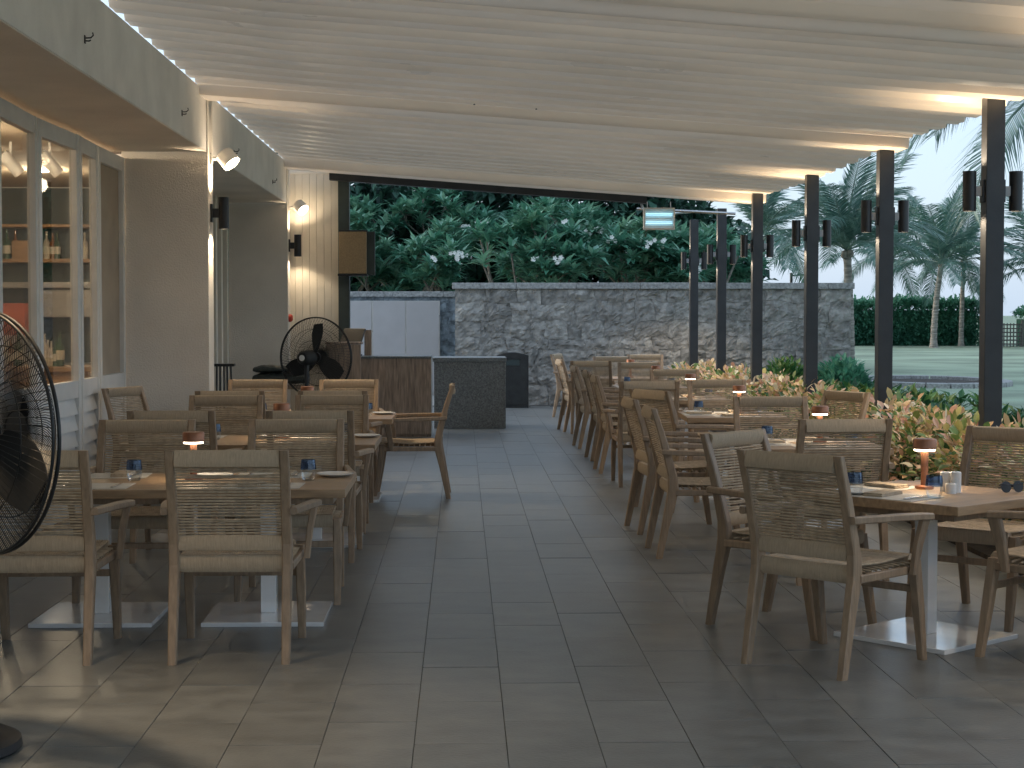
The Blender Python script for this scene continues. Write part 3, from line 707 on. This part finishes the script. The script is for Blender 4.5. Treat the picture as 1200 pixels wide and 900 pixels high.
pt = empty('payment_terminal', (-1.36, 21.55, 1.013), R(-25), 'dark tilted screen on the counter beside the steel column', 'screen')
MB().box(-.09, .09, -.05, .05, 0, .02, .005).obj('stand_base', 'black_metal', pt); MB().box(-.02, .02, -.02, .02, .021, .20, .004).obj('stand_neck', 'steel', pt)
q = MB().box(-.15, .15, -.012, .012, -.11, .11, .006).obj('display', 'black_metal', pt); q.location = (0, -.03, .25); q.rotation_euler = (R(-35), 0, 0)
tag(MB().box(-1.24, -1.15, 21.7, 21.76, 1.013, 1.34, .006).obj('menu_board', 'wood_counter'), 'upright wooden board on the counter beside the dark screen', 'board')
bn = empty('litter_bin', (.84, 28.1, 0), label='dark litter bin with an arched top beside the granite counter', cat='bin')
arc = [(-.26, 0)]+[(-.26, .86)]+[(-.26+.52*i/10, .86+.05*math.sin(math.pi*i/10)) for i in range(1, 10)]+[(.26, .86), (.26, 0)]
MB().loft([[(x, -.2, z) for x, z in arc], [(x, .2, z) for x, z in arc]]).obj('body', 'bin', bn)
MB().box(-.11, .11, -.206, -.2005, .70, .80, .002).obj('slot', 'room_dark', bn); MB().box(-.13, .13, -.215, -.2005, .803, .825, .003).obj('slot_lip', 'bin', bn)
MB().box(-.235, .235, -.21, -.2005, .05, .66, .004).obj('door', 'bin', bn)

def stone_grid(w, h, sw, sh, rnd):
    """random ashlar: rows of uneven height, stones of uneven length"""
    cells = []; z = 0
    while z < h-.02:
        rh = min(sh*rnd.uniform(.75, 1.35), h-z)
        if h-z-rh < .10: rh = h-z
        x = 0
        while x < w-.02:
            rw = min(sw*rnd.uniform(.55, 1.6), w-x)
            if w-x-rw < .15: rw = w-x
            if rh > .3 and rw < .7 and rnd.random() < .35:
                k = rnd.uniform(.4, .6); cells += [(x, x+rw, z, z+rh*k), (x, x+rw, z+rh*k, z+rh)]
            else: cells.append((x, x+rw, z, z+rh))
            x += rw
        z += rh
    return cells
def stone_wall(name, x0, x1, y, h, th, lab, m, sw, sh, seed, depth=.055):
    rnd = random.Random(seed); o = empty(name, (0, y, 0), 0, lab, 'wall')
    MB().box(x0+.005, x1-.005, .03, th, -.05, h-.002).obj('core', m, o)
    for (a, b, c, d) in stone_grid(x1-x0, h, sw, sh, rnd):
        nx, nz = max(4, int((b-a)/.034)), max(4, int((d-c)/.034)); g = .0015; sd3 = rnd.uniform(0, 100); px_, pz_ = rnd.uniform(-.06, .06), rnd.uniform(-.06, .06)
        V = []; F = []
        jit = lambda u, w: .085*noise.noise(Vector((u*2.3, w*2.3, seed)))+.03*noise.noise(Vector((u*6.1, w*6.1, seed+4)))
        for j in range(nz+1):
            for i in range(nx+1):
                u = x0+a+g+(b-a-2*g)*i/nx; w = c+g+(d-c-2*g)*j/nz
                e = .68+.32*min(i, nx-i, 3)/3*min(j, nz-j, 3)/3
                dd = noise.noise(Vector((u*3.5, w*3.5, seed)))*.5+noise.noise(Vector((u*8+sd3, w*8, sd3)))*.5+abs(noise.noise(Vector((u*13, w*15, sd3))))*.5+noise.noise(Vector((u*27, w*27, sd3)))*.22
                dep = e*(depth*(.35+.7*dd)+px_*(u-x0-(a+b)/2)*.8+pz_*(w-(c+d)/2))
                bz = min(1, w/.12, (h-w)/.12, (u-x0)/.12, (x1-u)/.12); bz = max(0, bz); V.append((u+bz*jit(u, w), -max(-.015, dep), w+bz*jit(w+9, u)))
        for j in range(nz):
            for i in range(nx):
                k = j*(nx+1)+i; F.append((k, k+1, k+nx+2, k+nx+1))
        nV = len(V); border = [i for i in range(nx+1)]+[(j+1)*(nx+1)-1 for j in range(1, nz+1)]+[nz*(nx+1)+i for i in range(nx-1, -1, -1)]+[j*(nx+1) for j in range(nz-1, 0, -1)]
        V += [(V[i][0], .035, V[i][2]) for i in border]
        for q in range(len(border)):
            r2 = (q+1) % len(border); F.append((border[q], nV+q, nV+r2, border[r2]))
        MB().add(V, F).obj('stone', m, o, False)
    x = x0-.05; k = 0
    while x < x1+.04:
        L_ = min(rnd.uniform(.8, 1.2), x1+.05-x)
        MB().box(x+.002, x+L_-.002, -.09, th+.05, h, h+.105+rnd.uniform(-.004, .004), .012).obj('capstone', 'capstone', o); x += L_
    return o
stone_wall('stone_wall', -.11, 6.62, 28.75, 1.97, .4, 'rough grey stone garden wall with slab capping at the end of the terrace', 'stone', .36, .27, 5, .12)
stone_wall('blue_stone_wall', -3.4, .6, 33.0, 1.88, .35, 'lower bluish stone wall behind the white cabinet doors', 'stone_blue', .36, .22, 9, .05)
cd = empty('outdoor_cabinet', (0, 32.55, 0), label='row of plain white cabinet doors against the bluish wall', cat='cabinet')
MB().box(-3.0, -.415, .02, .33, 0, 1.80).obj('carcass', 'steel', cd)
for i in range(4):
    MB().box(-3.0+.645*i+.012, -3.0+.645*(i+1)-.012, -.006, .019, .04, 1.79, .003).obj('door', 'cabinet_white', cd)
tag(MB().box(-6, 1.2, 28.8, 34, -.06, -.004).obj('back_paving', 'capstone'), kind='structure')
tag(MB().box(-3.2, 3.28, 28.755, 28.8, -.06, -.005).obj('paving_joint', 'grout'), kind='structure')
# lantern on the dark column, insect lamp at the roof end
ln = empty('speaker_box', (-1.40, 21.95, 2.33), label='tan fabric fronted box mounted on the dark steel column', cat='speaker')
MB().box(-.175, .175, -.02, .10, -.27, .27, .008).obj('cloth_front', 'tan_fabric', ln); MB().box(-.15, .28, .105, .20, -.285, .275, .006).obj('backing', 'steel_green', ln)
MB().box(-.19, .19, -.03, .10, -.30, -.272, .004).obj('bottom_trim', 'black_metal', ln); MB().box(-.17, .19, -.02, .10, .272, .29, .004).obj('top_trim', 'black_metal', ln)
ik = empty('insect_lamp', (2.53, 21.75, 2.76), label='white louvred insect lamp with blue tubes hung at the roof end', cat='lamp')
fr = MB(); fr.box(-.20, .20, -.04, .06, .115, .14, .004); fr.box(-.20, .20, -.04, .06, -.14, -.115, .004); fr.box(-.20, -.18, -.04, .06, -.114, .114, .003); fr.box(.18, .20, -.04, .06, -.114, .114, .003)
fr.obj('frame', 'white_lamp', ik); MB().box(-.179, .179, .03, .05, -.114, .114).obj('reflector', 'white_lamp', ik)
for zz in (.055, -.05): MB().tube([(-.17, .0, zz), (.17, .0, zz)], .013, 10).obj('tube', 'uv_tube', ik)
for i in range(5):
    MB().box(-.179, .179, -.036, -.026, -.10+.05*i-.004, -.10+.05*i+.004).obj('slat', 'white_lamp', ik)
for s in (-1, 1): MB().tube([(s*.15, .01, .14), (s*.15, .05, .22)], .006, 6).obj('hanger', 'steel', ik)
# folded stand and cushions by the second column
fs = empty('folded_rack', (-2.55, 18.2, 0), label='black folded luggage rack leaning by the recessed doors', cat='rack')
for i in range(6):
    MB().tube([(-.12+.045*i, .02*(i % 2), .0), (-.10+.037*i, .02*(i % 2), .98)], .010, 8).obj('leg', 'black_metal', fs)
MB().box(-.13, .13, -.05, .06, .981, 1.01, .006).obj('top_bar', 'black_metal', fs)
sb = empty('side_cart', (-2.02, 19.2, 0), label='low side cart carrying folded dark covers by the far column', cat='cart')
MB().box(-.34, .32, -.2, .22, .70, .74, .006).obj('top', 'wood', sb)
for sx in (-.31, .29):
    for sy in (-.17, .19): MB().box(sx-.02, sx+.02, sy-.02, sy+.02, 0, .699, .003).obj('leg', 'wood', sb)
cu = MB(); n_ = 26
secs = []
for i in range(15):
    t = i/14; X = -.32+.62*t; hh = .045+.05*math.sin(math.pi*t)**.6+.012*math.sin(7*t); secs.append([(X, .18*math.cos(2*math.pi*j/n_), .06+hh*.9*math.sin(2*math.pi*j/n_)*(1 if math.sin(2*math.pi*j/n_) > 0 else .6)+.01*math.sin(3*j+i)) for j in range(n_)])
cu.loft(secs)
tag(cu.obj('folded_cover', 'dark_leather', None, True), 'dark folded cushion cover heaped on the side cart', 'cushion'); bpy.data.objects['folded_cover'].location = (-2.02, 19.2, .742)
q = MB().loft([[(p[0]*.8-.03, p[1]*.8, (p[2]-.06)*.6+.17) for p in s_] for s_ in secs]); tag(q.obj('folded_bag', 'dark_leather', None, True), 'smaller dark bag lying on the folded cover', 'bag'); bpy.data.objects['folded_bag'].location = (-2.05, 19.2, .742)
# roof edge of the neighbouring building
nb_ = empty('neighbour_building', (0, 46, 0), label='pale flat roofed building glimpsed past the dark steel column', cat='building')
MB().box(-9, -1.72, 0, 9, 4.62, 4.93, .01).obj('roof_slab', 'fascia_paint', nb_); MB().box(-8.6, -2.6, .8, 8.6, 0, 4.61).obj('wall', 'fascia_paint', nb_)

# ------------------------------------------------------------------ planting
def leaf(mb, p, d, up, L, w, a, bend=.25, fold=.18):
    d = d.normalized(); s = d.cross(up)
    if s.length < 1e-3: s = Vector((1, 0, 0))
    s.normalize(); n_ = s.cross(d).normalized()
    m_ = p+d*L*.55+n_*(-bend*.15*L); e = p+d*L-n_*bend*L
    mb.add([p, m_+s*w*.5+n_*fold*w, m_, m_-s*w*.5+n_*fold*w, e], [(0, 1, 2), (0, 2, 3), (1, 4, 2), (3, 2, 4)], a)
def rleaf(mb, p, d, up, L, w, a, bend=.25, fold=.18):
    d = d.normalized(); s = d.cross(up)
    if s.length < 1e-3: s = Vector((1, 0, 0))
    s.normalize(); n_ = s.cross(d).normalized()
    q = lambda t, o: p+d*L*t+s*w*o-n_*bend*L*t*t+n_*fold*w*abs(o)
    mb.add([p, q(.35, .48), q(.72, .42), q(1, .06), q(.72, -.42), q(.35, -.48), q(.35, 0), q(.72, 0)], [(0, 1, 6), (0, 6, 5), (1, 2, 7, 6), (6, 7, 4, 5), (2, 3, 7), (7, 3, 4)], a)
def rdir(zmin=-1):
    while True:
        v = Vector((U(-1, 1), U(-1, 1), U(zmin, 1)))
        if .05 < v.length < 1: return v.normalized()
# variegated crotons: many small bushes merging into one low hedge
cr = MB()
for i in range(300):
    yb = 6.5+21*(i/300)+U(-.2, .2); xb = U(3.40, 4.12); hh = U(.50, .80); rr = U(.22, .34); base = U(-.18, .18)
    nl = 95 if yb < 16 else 60
    for k in range(nl):
        d = rdir(-.35); p = Vector((xb, yb, hh-.24))+Vector((d.x*rr, d.y*rr, d.z*.27))*U(.6, 1)
        if p.z < .05: continue
        col = min(1, max(0, .62*U(.0, 1)+.3+base+.12*d.z))
        if random.random() < .30: col = U(0, .30)
        rleaf(cr, p, (d+Vector((0, 0, U(-.2, .5)))+rdir()*.35), Vector((0, 0, 1))+rdir()*.4, U(.05, .11), U(.035, .065), col, U(.0, .6), U(.0, .4))
    for k in range(3): cr.tube([(xb, yb, 0), (xb+U(-.1, .1), yb+U(-.1, .1), hh-.15)], .008, 4, a=.03)
tag(cr.obj('croton_planting', 'croton', attr=True), 'peach and cream leaved croton planting along the feet of the posts', 'shrubs', kind='stuff')
gc = MB()
for i in range(520):
    yb = 6.5+23*random.random()**.9; xb = U(4.05, 6.6); hh = U(.36, .58)
    for k in range(16):
        d = rdir(.1); leaf(gc, Vector((xb, yb, hh-.25))+d*U(.02, .14), d+Vector((0, 0, .5)), Vector((0, 0, 1))+rdir()*.3, U(.12, .24), U(.06, .10), U(0, 1), U(.1, .6))
    gc.tube([(xb, yb, 0), (xb, yb, hh-.2)], .012, 4, a=.1)
tag(gc.obj('leafy_ground_cover', 'green_cover', attr=True), 'bright green leafy ground cover between the crotons and the lawn', 'plants', kind='stuff')
def bush(x, y, rx, ry, h, nl, m, lab, name='shrub', L=(.16, .3)):
    o = empty(name, (x, y, -.03), 0, lab, 'shrub'); b = MB()
    for k in range(nl):
        d = rdir(-.1); r = U(.72, 1.02)
        p = Vector((d.x*rx*r, d.y*ry*r, .1+abs(d.z)*(h-.1)*r))
        leaf(b, p, d+Vector((0, 0, .35))+rdir()*.4, Vector((0, 0, 1))+rdir()*.3, U(*L), U(.05, .09), min(1, max(0, .15+.6*d.z*r+U(-.2, .3))), U(.05, .4))  # leaf tone gets paler towards the top of the shrub
    b.obj('foliage', m, o, attr=True)
    b = MB()
    for k in range(6): b.tube([(0, 0, -.02), (U(-.3, .3)*rx, U(-.3, .3)*ry, h*.4), (U(-.6, .6)*rx, U(-.6, .6)*ry, h*.75)], [.02, .014, .008], 5)
    b.obj('stems', 'bark', o)
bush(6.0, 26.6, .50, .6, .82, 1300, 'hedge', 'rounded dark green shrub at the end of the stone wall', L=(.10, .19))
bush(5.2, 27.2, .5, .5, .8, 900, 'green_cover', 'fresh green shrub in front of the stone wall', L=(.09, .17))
# frangipani trees behind the wall
def frangipani(x, y, seed, lab, h=1.25, flowers=5, levels=4, stems=0):
    rnd = random.Random(seed); o = empty('frangipani_tree', (x, y, -.03), 0, lab, 'tree', 'frangipani trees behind the wall')
    br = MB(); lv = MB(); fl = MB(); tips = []
    def grow(p, d, L, r, lev):
        q = p+d*L; mid = (p+q)/2+Vector((rnd.uniform(-.05, .05), rnd.uniform(-.05, .05), .03))
        br.tube([p, mid, q], [r, r*.85, r*.72], 6)
        if lev <= 1 and rnd.random() < .75: tips.append((mid+Vector((rnd.uniform(-.2, .2), rnd.uniform(-.35, .1), rnd.uniform(-.25, .2))), d))
        if lev == 0: tips.append((q, d)); return
        for k in range(3 if lev > 1 else rnd.choice((2, 3))):
            a = rnd.uniform(0, 6.28); sp = rnd.uniform(.5, .95)
            nd = (d+Vector((math.cos(a)*sp, math.sin(a)*sp, rnd.uniform(-.1, .35)))).normalized()
            nd.z = max(nd.z, .12); grow(q, nd.normalized(), L*rnd.uniform(.62, .85), r*.66, lev-1)
    grow(Vector((0, 0, 0)), Vector((rnd.uniform(-.1, .1), rnd.uniform(-.1, .1), 1)).normalized(), h, .075, levels)
    for k in range(stems):                              # bare pale shoots leaning over the wall
        a = rnd.uniform(-1, 1); q = Vector((a*.5+rnd.uniform(-.15, .15), rnd.uniform(-1.0, -.5), 1.2)); e = q+Vector((a*.6+rnd.uniform(-.2, .2), rnd.uniform(-.4, 0), rnd.uniform(1.3, 1.9)))
        br.tube([q, (q+e)/2+Vector((rnd.uniform(-.1, .1), 0, 0)), e], [.028, .024, .018], 6); tips.append((e, (e-q).normalized()))
    for (p, d) in tips:
        tone = rnd.uniform(-.2, .25)
        for k in range(rnd.randint(16, 24)):
            a = 2.399*k+rnd.uniform(-.2, .2); el = rnd.uniform(-.25, .95)
            dd = (Vector((math.cos(a), math.sin(a), 0))*math.cos(el)+Vector((0, 0, 1))*math.sin(el)+d*.25).normalized()
            leaf(lv, p+d*rnd.uniform(-.12, .05), dd, Vector((0, 0, 1)), rnd.uniform(.26, .42), rnd.uniform(.085, .12), min(1, max(0, .45+tone+.35*dd.z+rnd.uniform(-.2, .2))), rnd.uniform(.05, .35))  # leaves that point upward take a paler tone
    tips.sort(key=lambda t: t[0].y)
    for (p, d) in rnd.sample(tips[:max(flowers*2, 10)], flowers):
        for k in range(rnd.randint(3, 6)):
            c = p+d*.12+Vector((rnd.uniform(-.09, .09), -.10+rnd.uniform(-.06, .06), rnd.uniform(-.02, .12)))
            for j in range(5):
                a = 2*math.pi*j/5; u = Vector((math.cos(a), -.35, math.sin(a))).normalized()
                leaf(fl, c, u, Vector((0, -1, 0)), .05, .035, 0, .1, .05)
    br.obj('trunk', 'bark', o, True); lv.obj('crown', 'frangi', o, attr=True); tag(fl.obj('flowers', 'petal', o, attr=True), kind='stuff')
frangipani(-2.2, 35.2, 3, 'frangipani with white blossom above the white cabinets', 1.05, 4)
frangipani(-.6, 34.6, 4, 'frangipani with white blossom over the joint of the two walls', 1.05, 4)
frangipani(1.15, 31.0, 15, 'frangipani with bare pale stems close behind the stone wall', 1.1, 2, stems=9)
frangipani(2.55, 31.6, 6, 'frangipani behind the middle of the stone wall', 1.05, 3)
frangipani(4.1, 32.2, 17, 'frangipani behind the stone wall under the insect lamp', 1.1, 3, stems=5)
frangipani(5.0, 34.6, 28, 'frangipani behind the right part of the stone wall', 1.0, 2)
frangipani(2.0, 36.4, 31, 'taller frangipani farther back behind the middle trees', 1.3, 3)
frangipani(-3.3, 37.0, 41, 'tall frangipani rising behind the white cabinets at the left', 1.45, 4)
frangipani(-1.3, 37.2, 52, 'tall frangipani at the back over the gap between the walls', 1.5, 4)
bk = MB()
for k in range(26000):
    X = U(-7, 6.8); z = U(.2, 5.0 if X < 4.6 else 5.0-(X-4.6)*.9); yy = 38.5+U(-.6, 3.2)+.8*noise.noise(Vector((X, z, 2)))
    leaf(bk, Vector((X, yy, z)), rdir()+Vector((0, -.5, .2)), Vector((0, 0, 1))+rdir()*.5, U(.3, .5), U(.12, .22), random.random(), U(.05, .4))
tag(bk.obj('backing_thicket', 'bush_dark', attr=True), 'dense dark foliage closing the view behind the frangipani trees', 'thicket', kind='stuff')

# hedge at the end of the lawn
def hedge(x0, x1, y, d, h, lab, nl, seed):
    o = empty('hedge', (0, y, -.03), 0, lab, 'hedge', 'hedges at the end of the lawn')
    b = MB()
    for k in range(nl):
        X = U(x0, x1); f = random.random(); bum = .14*noise.noise(Vector((X*.55, 0, seed)))+.10*noise.noise(Vector((X*1.7, 3, seed)))
        if f < .55: p = Vector((X, -d/2-.25*noise.noise(Vector((X*.8, 5, 1)))+U(-.1, .15), U(.02, h+bum)))
        elif f < .95: p = Vector((X, U(-d/2, d/2), h+bum+U(-.12, .06)))
        else: p = Vector((X, U(-d/2, d/2), h+bum+U(0, .28)))
        dd = rdir()+Vector((0, -.6, .5)); leaf(b, p, dd, Vector((0, 0, 1))+rdir()*.5, U(.20, .36), U(.10, .16), min(1, max(0, .5*p.z/h+U(-.05, .45)+.25*noise.noise(Vector((X*.9, p.z*1.3, 7))))), U(.05, .4))  # hedge leaves grade paler from foot to top
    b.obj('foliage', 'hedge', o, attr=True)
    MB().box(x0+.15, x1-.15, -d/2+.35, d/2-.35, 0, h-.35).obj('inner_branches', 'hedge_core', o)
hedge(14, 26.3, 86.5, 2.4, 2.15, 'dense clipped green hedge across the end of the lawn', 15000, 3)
hedge(27.8, 36, 84, 2.4, 1.7, 'lower green hedge right of the lattice gate', 7000, 5)
gt = empty('lattice_gate', (26.45, 82.5, -.03), 0, 'small dark lattice gate in the gap of the far hedge', 'gate')
for i in range(6): MB().box(.1+.16*i, .15+.16*i, 0, .05, 0, 1.15).obj('slat', 'lattice', gt)
for i in range(6): MB().box(0, 1.0, .051, .09, .1+.19*i, .16+.19*i).obj('rail', 'lattice', gt)
for X in (-.08, 1.0): MB().box(X, X+.1, 0, .1, 0, 1.3).obj('post', 'lattice', gt)

# palms
def frond_mesh(L, seed, droop, nleaf=62, wid=.055):
    rnd = random.Random(seed); b = MB()
    pts = []; n_ = 14; ang = R(0); p = Vector((0, 0, 0))
    for i in range(n_+1):
        pts.append(p.copy()); a = ang-droop*(i/n_)**1.3; p = p+Vector((math.cos(a), 0, math.sin(a)))*L/n_
    b.tube(pts, [.035*(1-.85*i/n_) for i in range(n_+1)], 5, a=.75)
    for k in range(nleaf):
        t = .10+.90*k/nleaf; f = t*n_; i = min(n_-1, int(f)); c = pts[i].lerp(pts[i+1], f-i); tg = (pts[i+1]-pts[i]).normalized(); nrm = Vector((-tg.z, 0, tg.x))
        ll = L*.24*math.sin(math.pi*(.12+.80*t))**.7*rnd.uniform(.85, 1.1)
        for s in (-1, 1):
            d = (tg*.75+Vector((0, s, 0))*.8+nrm*rnd.uniform(-.05, .22)).normalized(); w = wid
            q1 = c+d*ll*.5+Vector((0, 0, -.06*ll)); q2 = c+d*ll*.95+Vector((0, 0, -ll*rnd.uniform(.25, .6)))
            u = tg*w*.5; tone = min(1, max(0, .45+rnd.uniform(-.3, .35)))
            b.add([c-u*.6, c+u*.6, q1+u, q1-u, q2], [(0, 1, 2, 3), (3, 2, 4)], tone)
    m = b.mesh('frond', attr=True); m.materials.append(M['frond']); return m
FR = [frond_mesh(3.6, 1, .75), frond_mesh(3.6, 2, 1.05), frond_mesh(3.6, 3, 1.35), frond_mesh(3.6, 4, 1.5)]
FN = [frond_mesh(3.6, 21, .8, 100, .03), frond_mesh(3.6, 22, 1.1, 100, .03), frond_mesh(3.6, 23, 1.4, 100, .03), frond_mesh(3.6, 24, 1.55, 100, .03)]
def palm(x, y, h, lab, scale=1, nf=18, lean=(0, 0), r=.15, seed=0, spread=1.0, gnd=-.03, rot=0, FR=FR):
    rnd = random.Random(seed+11); o = empty('palm_tree', (x, y, gnd), 0, lab, 'palm', 'coconut palms in the garden')
    pts = [(lean[0]*t*t, lean[1]*t*t, h*t) for t in [i/12 for i in range(13)]]
    rad = [r*(1.35 if i == 0 else 1.0-.3*i/12)*(1+.05*(i % 2)) for i in range(13)]
    b = MB(); P = []; Q = []
    for i in range(12):
        for k in range(4):
            t = (i+k/4)/12; P.append((lean[0]*t*t, lean[1]*t*t, h*t)); Q.append((rad[i]+(rad[i+1]-rad[i])*k/4)*(1.06 if k == 0 else .97))
    b.tube(P, Q, 10).obj('trunk', 'palm_bark', o, True)
    top = Vector((lean[0], lean[1], h-.02)) 
    for i in range(nf):
        t = i/nf; me = FR[min(3, int(t*4))]
        f = link('frond', me, None, o); f.location = top; s = scale*rnd.uniform(.85, 1.1); f.scale = (s, s, s)
        f.rotation_euler = (rnd.uniform(-.15, .15), R(-82+88*t*spread)+rnd.uniform(-.12, .12), i*2.399+rnd.uniform(-.25, .25)+rot)
    b = MB()
    for k in range(6): 
        a = rnd.uniform(0, 6.28); c = top+Vector((math.cos(a)*.11, math.sin(a)*.11, -.12+rnd.uniform(-.06, .06)))
        b.lathe([(0, -.10), (.06, -.07), (.085, 0), (.06, .07), (0, .10)], 8, c)
    b.obj('coconuts', 'bark', o, True)
palm(22.4, 80, 4.0, 'coconut palm with a clear ringed trunk in the middle of the lawn edge', 1.25, 20, (.35, 0), .16, 1)
palm(24.9, 84, 4.3, 'thinner palm trunk just right of the middle palm', 1.0, 16, (.1, 0), .13, 2)
palm(22.4, 90, 4.6, 'palm half hidden by the second post', 1.15, 17, (.5, 0), .15, 3)
palm(10.35, 45, 3.3, 'stout palm with upright fronds just beyond the stone wall', .78, 24, (-.1, 0), .14, 4, .75)
palm(9.55, 24.5, 4.95, 'near palm whose fronds hang in from the top right', 1.02, 22, (-.3, 0), .15, 5, 1.1, FR=FN)
palm(28.4, 82, 3.9, 'palm at the right frame edge over the lattice gate', 1.15, 18, (.0, 0), .15, 6)
palm(9.6, 55, 4.2, 'grey green palm showing between the fourth and third posts', 1.0, 18, (.2, 0), .15, 7)
# far garden lantern, round stone basin
gl = empty('garden_lantern', (11.3, 58, -.03), 0, 'dark garden lantern on a thin pole beyond the stone wall', 'lantern')
MB().tube([(0, 0, 0), (0, 0, 3.0)], .05, 8).obj('pole', 'black_metal', gl); MB().tube([(0, 0, 2.9), (.6, 0, 2.95)], .03, 6).obj('arm', 'black_metal', gl)
MB().lathe([(0, 2.35), (.16, 2.4), (.2, 2.6), (.18, 2.85), (.1, 2.92), (0, 2.94)], 12, (.6, 0, 0)).obj('head', 'black_metal', gl, True)
rb = empty('stone_basin', (10.6, 38.3, -.03), 0, 'low round stone basin rim set in the lawn', 'basin')
n_ = 22; ring = []
for i in range(n_):
    a0, a1 = 2*math.pi*i/n_+.01, 2*math.pi*(i+1)/n_-.01
    P = []
    for (a) in (a0, a1):
        for (r, z) in ((1.0, 0), (1.0, .10), (.80, .10), (.80, 0)): P.append((1.75*r*math.cos(a), 2.7*r*math.sin(a), z))
    MB().add(P, [(0, 1, 5, 4), (1, 2, 6, 5), (2, 3, 7, 6), (0, 3, 2, 1), (4, 5, 6, 7)]).obj('rim_stone', 'capstone', rb)
MB().lathe([(0, .02), (1, .02), (1, .03), (0, .03)], 32).obj('bed', 'soil', rb).scale = (1.4, 2.16, 1)
